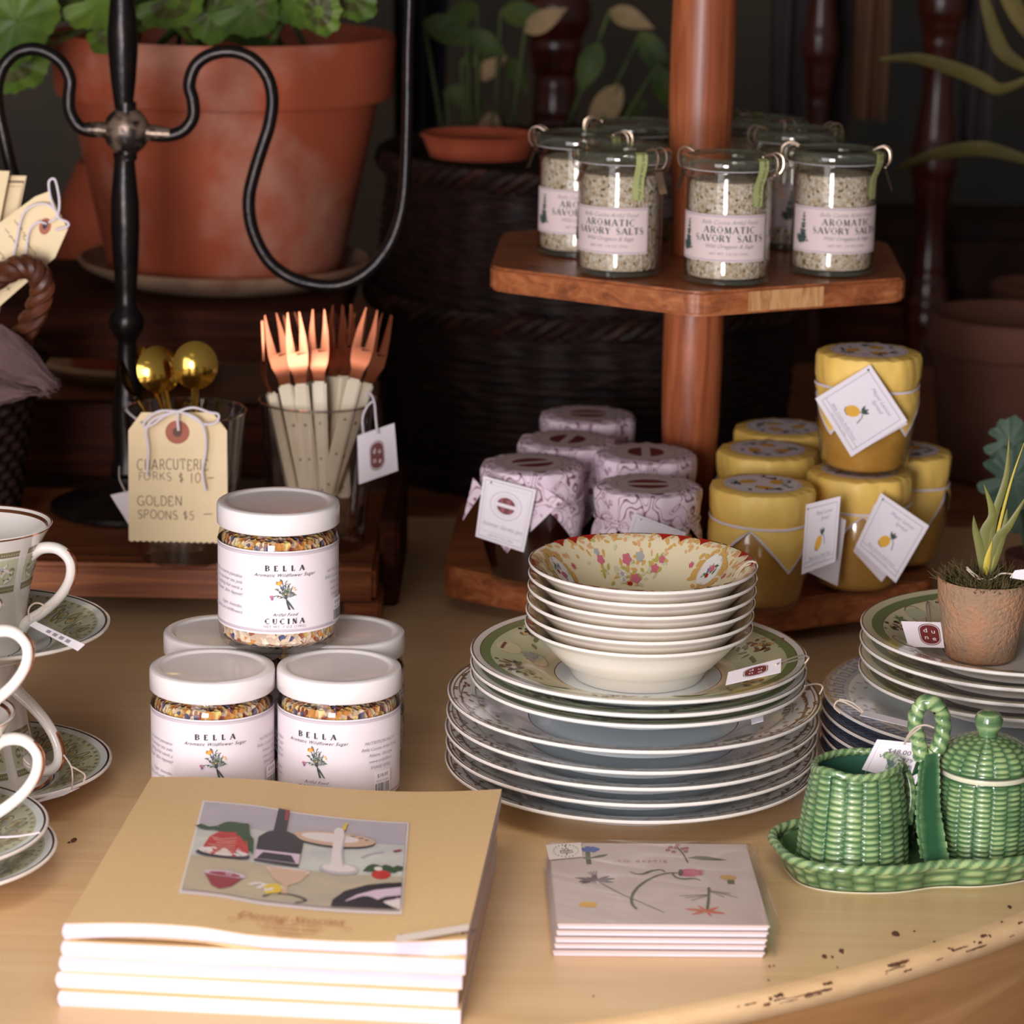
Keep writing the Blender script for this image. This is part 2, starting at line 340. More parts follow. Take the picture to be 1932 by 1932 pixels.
class Art:
    def __init__(s): s.sh = []
    def poly(s, pts, m, fan=True): s.sh.append((m, pts, [tuple(range(len(pts)))] if not fan else None))
    def ell(s, cx, cy, rx, ry, m, rot=0, n=14):
        c, q = math.cos(R(rot)), math.sin(R(rot)); pts = []
        for i in range(n):
            a = 2 * PI * i / n; x, y = rx * math.cos(a), ry * math.sin(a)
            pts.append((cx + x * c - y * q, cy + x * q + y * c))
        s.poly(pts, m)
    def ring(s, cx, cy, rx, ry, wd, m, n=36, gap=0):
        s.stroke([(cx + rx * math.cos(2 * PI * i / n), cy + ry * math.sin(2 * PI * i / n)) for i in range(n + 1)], wd, m)
    def rect(s, x0, y0, x1, y1, m, nx=1):
        for i in range(nx):
            a, b = x0 + (x1 - x0) * i / nx, x0 + (x1 - x0) * (i + 1) / nx
            s.sh.append((m, [(a, y0), (b, y0), (b, y1), (a, y1)], [(0, 1, 2, 3)]))
    def frame(s, x0, y0, x1, y1, wd, m, nx=1):
        s.rect(x0, y0, x1, y0 + wd, m, nx); s.rect(x0, y1 - wd, x1, y1, m, nx)
        s.rect(x0, y0, x0 + wd, y1, m); s.rect(x1 - wd, y0, x1, y1, m)
    def stroke(s, pts, wd, m, taper=0):
        L, n = [], len(pts)
        for i, p in enumerate(pts):
            a, b = pts[max(0, i - 1)], pts[min(n - 1, i + 1)]
            dx, dy = b[0] - a[0], b[1] - a[1]; d = math.hypot(dx, dy) or 1
            k = wd * 0.5 * (1 - taper * abs(2 * i / (n - 1) - 1) if taper else 1)
            L.append((p[0] - dy / d * k, p[1] + dx / d * k)); L.append((p[0] + dy / d * k, p[1] - dx / d * k))
        s.sh.append((m, L, [(2 * i, 2 * i + 1, 2 * i + 3, 2 * i + 2) for i in range(n - 1)]))
    def leaf(s, x, y, ang, ln, wd, m, n=6):
        c, q = math.cos(R(ang)), math.sin(R(ang)); pts = []
        for sgn in (1, -1):
            for i in range(n + 1):
                t = i / n if sgn > 0 else 1 - i / n
                u, v = t * ln, sgn * wd * 0.5 * math.sin(PI * min(1, t ** 0.8))
                pts.append((x + u * c - v * q, y + u * q + v * c))
        s.poly(pts, m)
    def caps(s, txt, x, y, h, m, sp=0.25, wt=0.16, th=0.05, align='C', serif=True, jit=0, xs=1.0):
        w_ = (sum(GL[c][0] for c in txt) + sp * (len(txt) - 1)) * h * xs
        x0 = x - (w_ / 2 if align == 'C' else 0)
        for c in txt:
            gw, st, sf = GL[c]
            jx, jy, js = (rnd.uniform(-jit, jit) * h, rnd.uniform(-jit, jit) * h, rnd.uniform(-jit, jit)) if jit else (0, 0, 0)
            for k, pts in st:
                if not serif and k and c in 'BCDGOPR' and (len(pts) == 3 or (len(pts) == 2 and pts[0][0] > .6)): continue
                s.stroke([(x0 + jx + (px + js * py) * h * xs, y + jy + py * h) for px, py in pts], (wt if k else th) * h, m)
            if serif:
                for px, py in sf: s.stroke([(x0 + (px - .13) * h * xs, y + py * h), (x0 + (px + .13) * h * xs, y + py * h)], th * h, m)
            x0 += (gw + sp) * h * xs
    def text(s, txt, x, y, h, m, shear=0.0, sp=1.0, align='CENTER', rot=0):
        k = (txt, shear, sp, align)
        if k not in TXT:
            cu = bpy.data.curves.new('writing', 'FONT'); cu.body = txt; cu.size = 1; cu.shear = shear
            cu.space_character = sp; cu.align_x = align; cu.resolution_u = 2
            o = bpy.data.objects.new('writing', cu); me = bpy.data.meshes.new_from_object(o)
            TXT[k] = ([(v.co.x, v.co.y) for v in me.vertices], [tuple(p.vertices) for p in me.polygons])
            bpy.data.objects.remove(o); bpy.data.curves.remove(cu); bpy.data.meshes.remove(me)
        v, f = TXT[k]; c, q = math.cos(R(rot)), math.sin(R(rot))
        s.sh.append((m, [(x + (a * c - b * q) * h, y + (a * q + b * c) * h) for a, b in v], f))
TXT = {}
# ------------------------------------------------------------------ mesh builder
class MB:
    def __init__(s): s.V, s.Fa, s.Mi, s.sl, s.at = [], [], [], [], None
    def mi(s, m):
        if m not in s.sl: s.sl.append(m)
        return s.sl.index(m)
    def add(s, vs, fs, m):
        o = len(s.V); s.V += [tuple(v) for v in vs]; k = s.mi(m)
        for f in fs: s.Fa.append(tuple(i + o for i in f)); s.Mi.append(k)
    def quad(s, a, b, c, d, m): s.add([a, b, c, d], [(0, 1, 2, 3)], m)
    def grid(s, fn, nu, nv, m, cu=False, cv=False):
        vs = [fn(i / nu, j / nv) for j in range(nv if cv else nv + 1) for i in range(nu if cu else nu + 1)]
        W = nu if cu else nu + 1; Hh = nv if cv else nv + 1
        fs = [(j * W + i, j * W + (i + 1) % W, ((j + 1) % Hh) * W + (i + 1) % W, ((j + 1) % Hh) * W + i) for j in range(nv) for i in range(nu)]
        if callable(m):
            o = len(s.V); s.V += [tuple(v) for v in vs]
            for q, f in enumerate(fs):
                s.Fa.append(tuple(i + o for i in f)); s.Mi.append(s.mi(m((q % nu + .5) / nu, (q // nu + .5) / nv)))
        else: s.add(vs, fs, m)
    def lathe(s, prof, m, seg=64, c=(0, 0, 0), rf=None):
        """profile of (radius, z[, material of the band that starts here])"""
        o = len(s.V); n = len(prof)
        for p in prof:
            for i in range(seg):
                a = 2 * PI * i / seg; r = p[0] * (rf(a, p[1]) if rf else 1)
                s.V.append((c[0] + r * math.cos(a), c[1] + r * math.sin(a), c[2] + p[1]))
        for j in range(n - 1):
            k = s.mi(prof[j][2] if len(prof[j]) > 2 and prof[j][2] else m)
            for i in range(seg):
                i2 = (i + 1) % seg
                if prof[j][0] == 0 and prof[j + 1][0] == 0: continue
                s.Fa.append((o + j * seg + i, o + j * seg + i2, o + (j + 1) * seg + i2, o + (j + 1) * seg + i)); s.Mi.append(k)
    def tube(s, path, rad, m, seg=8, closed=False, flat=None, cap=True):
        P_ = [Vector(p) for p in path]; n = len(P_)
        T = []
        for i in range(n):
            a = P_[(i - 1) % n] if closed or i else P_[0]; b = P_[(i + 1) % n] if closed or i < n - 1 else P_[-1]
            T.append((b - a).normalized() if (b - a).length > 0 else Vector((0, 0, 1)))
        up = Vector(flat) if flat else (Vector((0, 0, 1)) if abs(T[0].z) < 0.9 else Vector((0, 1, 0)))
        vs = []; N = None
        for i in range(n):
            if N is None or flat: N = (up - T[i] * up.dot(T[i])).normalized()
            else: N = (N - T[i] * N.dot(T[i])).normalized()
            B = T[i].cross(N); r = rad[i] if isinstance(rad, list) else rad
            ra, rb = r if isinstance(r, (list, tuple)) else (r, r)
            for q in range(seg):
                a = 2 * PI * q / seg
                vs.append(P_[i] + N * (ra * math.cos(a)) + B * (rb * math.sin(a)))
        fs = []
        for i in range(n if closed else n - 1):
            for q in range(seg):
                j = (i + 1) % n; q2 = (q + 1) % seg
                fs.append((i * seg + q, i * seg + q2, j * seg + q2, j * seg + q))
        if cap and not closed: fs += [tuple(range(seg))[::-1], tuple((n - 1) * seg + q for q in range(seg))]
        s.add(vs, fs, m)
    def box(s, x0, y0, z0, x1, y1, z1, m, bev=0.0, seg=2):
        bm = bmesh.new(); bmesh.ops.create_cube(bm, size=1)
        for v in bm.verts: v.co = ((x0 + x1) / 2 + v.co.x * (x1 - x0), (y0 + y1) / 2 + v.co.y * (y1 - y0), (z0 + z1) / 2 + v.co.z * (z1 - z0))
        if bev: bmesh.ops.bevel(bm, geom=bm.edges[:], offset=bev, segments=seg, affect='EDGES')
        s.bm(bm, m)
    def bm(s, bm, m):
        bm.verts.index_update()
        s.add([v.co[:] for v in bm.verts], [tuple(v.index for v in f.verts) for f in bm.faces], m); bm.free()
    def prism(s, poly, z0, z1, m, bev=0.0, seg=3):
        bm = bmesh.new(); a = [bm.verts.new((x, y, z0)) for x, y in poly]
        f = bm.faces.new(a); ex = bmesh.ops.extrude_face_region(bm, geom=[f])
        for v in ex['geom']:
            if isinstance(v, bmesh.types.BMVert): v.co.z = z1
        bmesh.ops.recalc_face_normals(bm, faces=bm.faces[:])
        if bev: bmesh.ops.bevel(bm, geom=bm.edges[:], offset=bev, segments=seg, affect='EDGES')
        s.bm(bm, m)
    def blob(s, c, r, m, sub=2, sq=(1, 1, 1)):
        bm = bmesh.new(); bmesh.ops.create_icosphere(bm, subdivisions=sub, radius=1)
        for v in bm.verts: v.co = (c[0] + v.co.x * r * sq[0], c[1] + v.co.y * r * sq[1], c[2] + v.co.z * r * sq[2])
        s.bm(bm, m)
    def art(s, ar, f, h0=0.0001, dh=0.000006, sub=None):
        for k, (m, pts, faces) in enumerate(ar.sh):
            h = h0 + dh * k
            vs = [f(u, v, h) for u, v in pts]
            if faces is None:
                cu = sum(p[0] for p in pts) / len(pts); cv = sum(p[1] for p in pts) / len(pts)
                vs.append(f(cu, cv, h)); n = len(pts)
                rr_ = max(math.hypot(p[0] - cu, p[1] - cv) for p in pts); K = min(8, math.ceil(rr_ / sub)) if sub else 1
                if K == 1: faces = [(i, (i + 1) % n, n) for i in range(n)]
                else:       # rings, so that a large shape follows a curved surface
                    vs = [f(cu + (p[0] - cu) * q / K, cv + (p[1] - cv) * q / K, h) for q in range(1, K + 1) for p in pts] + [f(cu, cv, h)]
                    faces = [(i, (i + 1) % n, K * n) for i in range(n)] + [(q * n + i, q * n + (i + 1) % n, (q + 1) * n + (i + 1) % n, (q + 1) * n + i) for q in range(K - 1) for i in range(n)]
            s.add(vs, faces, m)
    def build(s, name, parent=None, sharp=38, shift=None):
        me = bpy.data.meshes.new(name)
        V = s.V if not shift else [(v[0] - shift[0], v[1] - shift[1], v[2] - shift[2]) for v in s.V]
        me.from_pydata(V, [], s.Fa)
        for m in s.sl: me.materials.append(MT[m])
        me.polygons.foreach_set('material_index', s.Mi)
        me.polygons.foreach_set('use_smooth', [True] * len(s.Fa))
        me.update(); me.set_sharp_from_angle(angle=R(sharp))
        if s.at:
            a = me.attributes.new('glaze', 'FLOAT', 'POINT'); a.data.foreach_set('value', (s.at + [0.5] * len(V))[:len(V)])
        o = bpy.data.objects.new(name, me); C.objects.link(o)
        if parent: o.parent = parent
        return o
def tag(o, label=None, cat=None, group=None, kind=None):
    if label: o['label'] = label
    if cat: o['category'] = cat
    if group: o['group'] = group
    if kind: o['kind'] = kind
    return o
def thing(name, label, cat, loc=(0, 0, 0), rz=0.0, group=None):
    o = bpy.data.objects.new(name, None); C.objects.link(o); o.empty_display_size = 0.02
    o.location = loc; o.rotation_euler = (0, 0, rz)
    return tag(o, label, cat, group)
def kids(o): return [c for c in bpy.data.objects if c.parent == o]
def dup(root, loc, rz=0.0, label=None, group=None):
    r = root.copy(); C.objects.link(r); r.location = loc; r.rotation_euler = (0, 0, rz)
    if label: r['label'] = label
    if group: r['group'] = group
    for ch in kids(root):
        c = ch.copy(); C.objects.link(c); c.parent = r
        for g in kids(ch):
            d = g.copy(); C.objects.link(d); d.parent = c
    return r
def struct(o):
    o['kind'] = 'structure'; return o
def card(corners):
    """corners top-left, top-right, bottom-right, bottom-left -> f(u, v, height), u to the right, v up"""
    a, b, c, d = [Vector(p) for p in corners]
    n = (b - a).cross(d - a).normalized()
    if n.y > 0: n = -n
    def f(u, v, h):
        t = a.lerp(b, u); q = d.lerp(c, u)
        return q.lerp(t, v) + n * h
    return f
def slab(mb, f, m, t=0.0004):
    mb.grid(lambda u, v: f(u, v, 0), 8, 8, m); mb.grid(lambda u, v: f(1 - u, v, -t), 8, 8, m)
    for p, q in (((0, 0), (1, 0)), ((1, 0), (1, 1)), ((1, 1), (0, 1)), ((0, 1), (0, 0))):
        mb.grid(lambda u, v: f(p[0] + (q[0] - p[0]) * u, p[1] + (q[1] - p[1]) * u, -t * v), 8, 1, m)
def smooth(pts, n=6, closed=False):
    """Catmull-Rom through points"""
    P_ = [Vector(p) for p in pts]; out = []; N = len(P_)
    for i in range(N if closed else N - 1):
        p0 = P_[(i - 1) % N] if closed or i else P_[0]; p1 = P_[i]; p2 = P_[(i + 1) % N]
        p3 = P_[(i + 2) % N] if closed or i + 2 < N else P_[-1]
        for k in range(n):
            t = k / n
            out.append(0.5 * ((2 * p1) + (p2 - p0) * t + (2 * p0 - 5 * p1 + 4 * p2 - p3) * t * t + (3 * p1 - p0 - 3 * p2 + p3) * t ** 3))
    if not closed: out.append(P_[-1])
    return out
def sm2(pts, n=5): return [(v.x, v.y) for v in smooth([(a, b, 0) for a, b in pts], n)]
def barcode(ar, x0, y0, x1, y1, m='ink', n=16):
    x = x0; d = (x1 - x0) / n
    for i in range(n):
        wd = d * rnd.choice((0.3, 0.5, 0.7)); ar.rect(x, y0, x + wd, y1, m); x += d
def logo(ar, cx, cy, hx, hy):
    """maroon lozenge with the four letters of the shop"""
    def rr(k):
        a, b = hx * k, hy * k; r = min(a, b) * 0.9; p = []
        for qx, qy, a0 in ((1, 1, 0), (-1, 1, 90), (-1, -1, 180), (1, -1, 270)):
            p += arc(cx + qx * (a - r * 1.0), cy + qy * (b - r), r, r, a0, a0 + 90, 6)
        return p
    ar.poly(rr(1.0), 'maroon'); ar.poly(rr(0.93), 'paper_white'); ar.poly(rr(0.88), 'maroon')
    s_ = min(hx, hy * .75)
    for ch, x, y in (('d', -.36, .22), ('u', .36, .12), ('n', -.36, -.5), ('e', .36, -.62)):
        ar.text(ch, cx + x * hx, cy + y * hy * .9, s_ * 0.85, 'paper_white')
# ================================================================== the room
TZ = -0.76
b = MB(); b.box(-3.2, -1.6, TZ - 0.05, 3.2, 4.7, TZ, 'floor_wood'); struct(b.build('floor'))
b = MB(); b.box(-3.2, 4.7, TZ, 3.2, 4.8, 1.95, 'wall_dark'); struct(b.build('wall_back'))
# ------------------------------------------------------------------ painted demi-lune table in front
TC, TR, TB = (-0.29, 2.30), 0.89, 2.622
t = thing('display_table', 'cream painted half-round wooden table with chipped edge, in front', 'table', (0, 0, TZ))
b = MB()
a0 = math.asin((TB - TC[1]) / TR)
def outline(ins, n=120):
    r = TR - ins
    pts = []
    for i in range(n + 1):
        a = PI - a0 + (PI + 2 * a0) * i / n
        pts.append((TC[0] + r * math.cos(a), min(TC[1] + r * math.sin(a), TB - ins)))
    return pts
rows = [(0.010, 0.0), (0.005, -0.0008), (0.0015, -0.003), (0, -0.0065), (0.0005, -0.011), (0.004, -0.016), (0.010, -0.019)]
vs, n = [], 121
for ins, z in rows: vs += [(x, y, z - TZ) for x, y in outline(ins)]
fs = [(j * n + i, j * n + (i + 1) % n, (j + 1) * n + (i + 1) % n, (j + 1) * n + i) for j in range(len(rows) - 1) for i in range(n)]
fs.append(tuple(range(n))); fs.append(tuple((len(rows) - 1) * n + i for i in range(n))[::-1])
b.add(vs, fs, 'table_paint')
ar = Art(); rc = random.Random(3)
def edge_f(u, v, h):     # u: angle in degrees along the rim, v: mm from the top inwards / down
    a = R(u)
    if v > 0: return Vector((TC[0] + (TR - 0.006 - v / 1000) * math.cos(a), TC[1] + (TR - 0.006 - v / 1000) * math.sin(a), h - TZ + (0 if v > 4 else -0.0012 * (1 - v / 4))))
    z = v / 1000 - .0012; k = 0
    for (i0, z0), (i1, z1) in zip(rows, rows[1:]):
        if z0 >= z >= z1: k = i0 + (i1 - i0) * (z0 - z) / (z0 - z1)
    return Vector((TC[0] + (TR - k + h) * math.cos(a), TC[1] + (TR - k + h) * math.sin(a), -TZ + z + h * .7))
for i in range(190):
    u = rc.uniform(-62, -12); ln = rc.choice((0.12, 0.2, 0.35, 0.7, 1.3)) * rc.uniform(.6, 1.2); v = -rc.uniform(0.5, 6.0); wd = rc.uniform(.3, 1.15)
    if (math.sin(u * 1.7) + math.sin(u * .61 + 1)) < -0.2: continue
    k = 7; pts = [(u + ln * (j / k - .5), v + wd * (.4 + .6 * rc.random())) for j in range(k + 1)] + [(u + ln * (.5 - j / k), v - wd * rc.random()) for j in range(k + 1)]
    ar.poly(pts, 'chip')
b.art(ar, edge_f, 0.0003, 0.000001)
ar = Art()
for px, py, sx in [(1692, 1763, 8), (1588, 1795, 6), (1556, 1805, 5), (1570, 1806, 3), (1725, 1757, 2.5), (1763, 1777, 2.5), (1452, 1824, 2.5), (1580, 1826, 2), (1905, 1712, 4), (1890, 1740, 2.5),
                   (1790, 1790, 3), (1450, 1850, 2), (1235, 1770, 2), (140, 1585, 7), (130, 1590, 3), (62, 1640, 3), (1460, 1823, 2), (700, 1925, 4), (860, 1918, 3), (1120, 1880, 2)]:
    p = at(px, py); k = 9; s_ = sx / 2900
    ar.poly([(p.x + s_ * math.cos(2 * PI * j / k) * rc.uniform(.5, 1.2), p.y + 2.2 * s_ * math.sin(2 * PI * j / k) * rc.uniform(.5, 1.1)) for j in range(k)], 'chip')
b.art(ar, lambda u, v, h: Vector((u, v, -TZ + h)), 0.0002)
b.build('tabletop', t)
b = MB(); vs = []
for z in (-0.019, -0.15): vs += [(x, y, z - TZ) for x, y in outline(0.014)]
b.add(vs, [(i, (i + 1) % n, n + (i + 1) % n, n + i) for i in range(n)], 'apron_paint'); b.build('apron', t)
for lx, ly in [(-0.95, 2.50), (0.42, 2.50), (-0.72, 1.72), (0.14, 1.70)]:
    b = MB(); b.tube([(lx, ly, -0.02 - TZ), (lx, ly, 0.0)], [0.026, 0.016], 'apron_paint', 16); b.build('leg', t)
# ------------------------------------------------------------------ brown table behind
t = thing('back_table', 'long dark brown wooden table behind the cream table', 'table', (0.1, 3.2, TZ))
b = MB(); b.box(-1.6, -0.572, -TZ - 0.035, 1.6, 0.6, -TZ, 'brown_top', 0.004); b.build('tabletop', t)
b = MB(); b.box(-1.5, -0.52, -TZ - 0.13, 1.5, 0.55, -TZ - 0.036, 'dark_wood'); b.build('apron', t)
for lx in (-1.46, 1.46):
    for ly in (-0.48, 0.51):
        b = MB(); b.box(lx - .035, ly - .035, 0, lx + .035, ly + .035, -TZ - 0.131, 'dark_wood', 0.004); b.build('leg', t)
# ------------------------------------------------------------------ low dark bench that lifts the geranium
t = thing('plant_bench', 'low dark wooden bench with rails under the big terracotta pot', 'bench', (-0.42, 2.75, 0))
def bb(name, *a, m='dark_wood', bev=.003):
    b = MB(); b.box(*a, m, bev); return b.build(name, t)
bb('top_plank', -.62, -.145, .165, .262, .005, .190); bb('top_plank', -.62, .008, .165, .262, .14, .190)
bb('apron', -.60, -.125, .140, .252, -.105, .1648); bb('apron', -.60, .105, .140, .252, .125, .1648)
bb('lower_rail', -.60, -.127, .030, .252, -.103, .098)
for lx in (-.59, .22):
    for ly in (-.10, .083): bb('leg', lx, ly, 0, lx + .025, ly + .02, .1649)
# ------------------------------------------------------------------ large terracotta pot, saucer, geranium
SX, SY = -0.281, 2.785
t = thing('pot_saucer', 'pale weathered clay saucer under the large terracotta pot', 'saucer', (SX, SY, 0.19))
b = MB(); b.lathe([(0, 0.0), (.105, 0), (.138, .016), (.141, .021), (.138, .0225), (.128, .014), (.10, .008), (0, .008)], 'saucer_clay', 72); b.build('dish', t)
t = thing('terracotta_pot', 'large orange terracotta pot holding the geranium, behind the iron stand', 'plant pot', (SX, SY, 0.198))
b = MB(); b.lathe([(0, 0), (.108, 0), (.112, .004), (.1465, .168), (.158, .170), (.1600, .174), (.1625, .222), (.160, .2285), (.156, .2285), (.150, .220), (.143, .160)], 'terracotta_aged', 96)
b.build('pot_body', t)
b = MB(); b.grid(lambda u, v: (.146 * v * math.cos(2 * PI * u), .146 * v * math.sin(2 * PI * u), .194 + .006 * noise.noise((u * 20, v * 9, 1))), 40, 8, 'soil', cu=True); b.build('soil', t)
pl = thing('geranium', 'green geranium with scalloped leaves growing in the large terracotta pot', 'plant', (SX, SY, 0.40))
def round_leaf(b, c, r, nrm, m, mark=None, seed=0):
    c = Vector(c); q = Vector(nrm).to_track_quat('Z', 'Y'); rr = random.Random(seed); ph = rr.uniform(0, 6)
    def fn(u, v):
        a = 2 * PI * u
        k = v * (1 + (.05 * math.cos(9 * a) + .09 * math.cos(3 * a + ph) + .03 * math.cos(22 * a)) * v)
        notch = 1 - .55 * math.exp(-((a - PI) / .25) ** 2)
        return c + q @ Vector((r * k * notch * math.cos(a), r * k * notch * math.sin(a), r * (.22 * v * v + .10 * v * math.cos(9 * a) * v - .05 * math.sin(2 * a + ph) * v)))
    b.grid(fn, 72, 8, (lambda u, v: mark if mark and .30 < v < .62 else m), cu=True)
leaves = [(30, 40, 2.58, 80), (20, 118, 2.60, 62), (205, 58, 2.585, 44), (190, 5, 2.58, 62), (325, 2, 2.60, 62), (400, 25, 2.62, 54), (268, 10, 2.66, 56), (470, 15, 2.60, 60), (478, 42, 2.62, 40), (560, 5, 2.60, 52), (600, 22, 2.57, 42),
          (660, -8, 2.60, 50), (520, -30, 2.66, 70), (110, -30, 2.64, 80), (360, -60, 2.66, 80), (240, -50, 2.72, 70), (45, 75, 2.7, 50)]
for i, (px, py, y, r) in enumerate(leaves):
    p = aty(px, py, y); s0 = Vector((SX + .09 * math.cos(i * 2.4), SY + .08 * math.sin(i * 2.4), .395))
    b = MB(); rl = Vector((SX, SY, .40))
    b.tube([s0 - rl, (s0 * .5 + p * .5) + Vector((0, 0, .03)) - rl, p - rl], [.003, .0025, .002], 'geranium', 6); st = b.build('stem', pl)
    b = MB(); nr = Vector((rnd.uniform(-.35, .35), -1, rnd.uniform(.25, .8)))
    round_leaf(b, p - rl, r / 1990, nr, 'geranium', 'geranium_mark' if i % 3 else None, i); b.build('leaf', pl)
# small pot behind, left
q = aty(246, 690, 3.25)
t = thing('orange_pot_saucer', 'shallow tan saucer under the blurred orange pot behind the bench', 'saucer', (q.x, q.y, 0))
b = MB(); b.lathe([(0, 0), (.07, 0), (.105, .02), (.102, .023), (.07, .010), (0, .010)], 'kraft', 48); b.build('dish', t)
t = thing('orange_pot', 'rounded orange terracotta pot blurred behind the bench', 'plant pot', (q.x, q.y, 0.0105))
b = MB(); b.lathe([(0, 0), (.064, 0), (.078, .05), (.083, .12), (.074, .19), (.055, .232), (.050, .23), (.066, .19)], 'terracotta', 48); b.build('pot_body', t)
q = aty(60, 905, 2.95)
t = thing('pewter_dish', 'low tan and grey dish glimpsed under the bench rail', 'dish', (q.x, q.y - .1, 0))
b = MB(); b.lathe([(0, 0), (.09, 0), (.12, .022), (.117, .025), (.08, .008, 'kraft'), (0, .008)], 'grey_cloth', 40); b.build('bowl', t)
# ------------------------------------------------------------------ wrought iron stand with scrolled arms
CX, CY = -0.329, 2.43
t = thing('iron_candelabra', 'black wrought iron stand with two scrolled arms and round base', 'candelabra', (CX, CY, 0.048))
CL = Vector((CX, CY, 0.048))
b = MB(); b.lathe([(0, 0), (.064, 0), (.067, .002), (.067, .006), (.060, .009), (.03, .014), (.018, .024), (.016, .03), (0, .03)], 'iron', 64); b.build('base', t)
prof = [(1020, 16), (990, 17), (960, 20), (940, 13), (915, 15), (888, 35), (870, 30), (850, 27), (800, 31), (760, 29), (700, 22), (650, 17), (640, 19), (632, 24), (620, 32), (607, 34.5), (592, 31), (578, 22), (565, 20), (540, 21), (480, 25), (430, 27.5), (380, 27), (330, 22), (302, 19.5), (290, 22)]
b = MB(); b.lathe([(r / 2270, aty(242, py, CY).z - .048) for py, r in prof], 'iron', 28); b.build('stem', t)
b = MB(); b.lathe([(r / 2270, aty(242, py, CY).z - .048) for py, r in [(205, 17), (190, 19), (150, 24), (100, 28), (60, 29), (20, 25), (-10, 22), (-60, 20), (-200, 20)]], 'iron', 28); b.build('stem', t)
b = MB(); p = aty(239, 247, CY) - CL
b.blob(p, .0195, 'iron_worn', 3, (1.0, .75, 1.05)); b.tube([p + Vector((0, 0, -.024)), p + Vector((0, 0, .024))], [.0085, .0085], 'iron', 14); b.tube([p + Vector((-.034, 0, .001)), p, p + Vector((.036, 0, -.002))], [.0055, .0085, .0055], 'iron_worn', 12)
b.build('junction', t)
RA = [(280, 254), (315, 256), (345, 247), (364, 222), (364, 190), (357, 160), (368, 125), (395, 104), (435, 97), (475, 110), (503, 142), (514, 185), (508, 235), (494, 280), (480, 325), (470, 370), (472, 415), (486, 458), (512, 498), (552, 525), (600, 538), (640, 538), (680, 522), (716, 490), (742, 448), (757, 400), (764, 350), (767, 280), (769, 200), (770, 100), (773, 0), (777, -150)]
LA = [(200, 246), (172, 247), (148, 238), (132, 210), (130, 180), (132, 150), (118, 120), (92, 100), (60, 92), (28, 102), (4, 130), (-6, 170), (-2, 215), (8, 260), (18, 305), (30, 350), (30, 400), (18, 450), (-10, 500), (-60, 530), (-120, 530), (-180, 490), (-215, 420), (-225, 300), (-232, 100), (-236, -150)]
for P_ in (RA, LA):
    path = smooth([aty(x, y, CY) - CL for x, y in P_], 5); n = len(path)
    b = MB(); b.tube(path, [.0054 - .0014 * max(0, (i / n - .75) * 4) for i in range(n)], 'iron', 12); b.build('arm', t)
# ------------------------------------------------------------------ big dark wicker hamper, terracotta trough and plant on it
HX, HY = aty(1105, 600, 2.86).x, 2.86
t = thing('wicker_hamper', 'big round nearly black wicker hamper behind the tiered stand', 'basket', (HX, HY, 0))
b = MB()
def hr(z): return .196 + .012 * math.sin(PI * z / .305)
def hfn(u, v):
    z = .305 * v; a = 2 * PI * u
    k = .0020 * math.sin(z * 2 * PI / .0088 + .8 * noise.noise((a * 3, z * 20, 5))) * (.55 + .45 * math.sin(a * 30)) + .0022 * noise.noise((a * 9, z * 120, 0))
    r = hr(z) + k
    return (r * math.cos(a), r * math.sin(a), z)
b.grid(hfn, 300, 300, 'wicker', cu=True); b.build('woven_side', t, 80)
for z, nm in ((.012, 'base_band'), (.172, 'middle_band'), (.303, 'rim_band')):
    b = MB()
    for k in range(3):
        pts = []
        for i in range(180):
            a = 2 * PI * i / 180; ph = a * 26 + k * 2.1
            pts.append(((hr(z) + .006 + .004 * math.cos(ph)) * math.cos(a), (hr(z) + .006 + .004 * math.cos(ph)) * math.sin(a), z + .007 * math.sin(ph)))
        b.tube(pts, .0052, 'wicker_light' if k == 0 else 'wicker', 6, closed=True)
    b.build(nm, t)
b = MB(); b.lathe([(0, .293), (.19, .293)], 'wicker', 48); b.build('lid', t)
q = aty(905, 285, 2.80)
t = thing('terracotta_trough', 'low reddish terracotta planter on top of the dark hamper', 'plant pot', (q.x, 2.80, .3115))
b = MB(); b.lathe([(0, 0), (.048, .0), (.055, .018), (.058, .020), (.055, .022), (.05, .014), (0, .012)], 'terracotta', 40); b.build('pot_body', t)
t = thing('trailing_plant', 'dark green plant with brownish pale leaves behind the hamper', 'plant', (q.x, 3.10, .0))
rp = random.Random(11); L0 = Vector((q.x, 3.10, .0))
def blade(b, base, tip, wd, m, sag=.0, nrm=(0, -1, .2), n=8, cup=.25):
    base, tip = Vector(base), Vector(tip); d = tip - base; s_ = d.cross(Vector(nrm)).normalized(); up = s_.cross(d).normalized()
    def fn(u, v):
        w_ = wd * math.sin(PI * min(1, .04 + v ** .75 * .97)) * .5
        c = base + d * v + up * (sag * math.sin(PI * v)) * d.length
        return c + s_ * ((u - .5) * 2 * w_) + up * (abs(u - .5) * 2 * w_ * cup)
    b.grid(fn, 4, n, m)
lv = [(840, 170, 60, 20), (900, 150, 50, -40), (880, 60, 60, 30), (960, 110, 50, 60), (930, 210, 70, 100), (860, 240, 60, 80), (800, 40, 80, 20), (990, 60, 60, -30), (945, 20, 70, 10), (1130, 80, 70, 110), (1170, 160, 80, 120), (1210, 60, 70, 60),
      (1220, 190, 50, 140), (1150, 20, 60, 20), (900, 10, 60, 150), (870, 115, 40, 0), (975, 230, 50, 90), (1240, 120, 60, 75)]
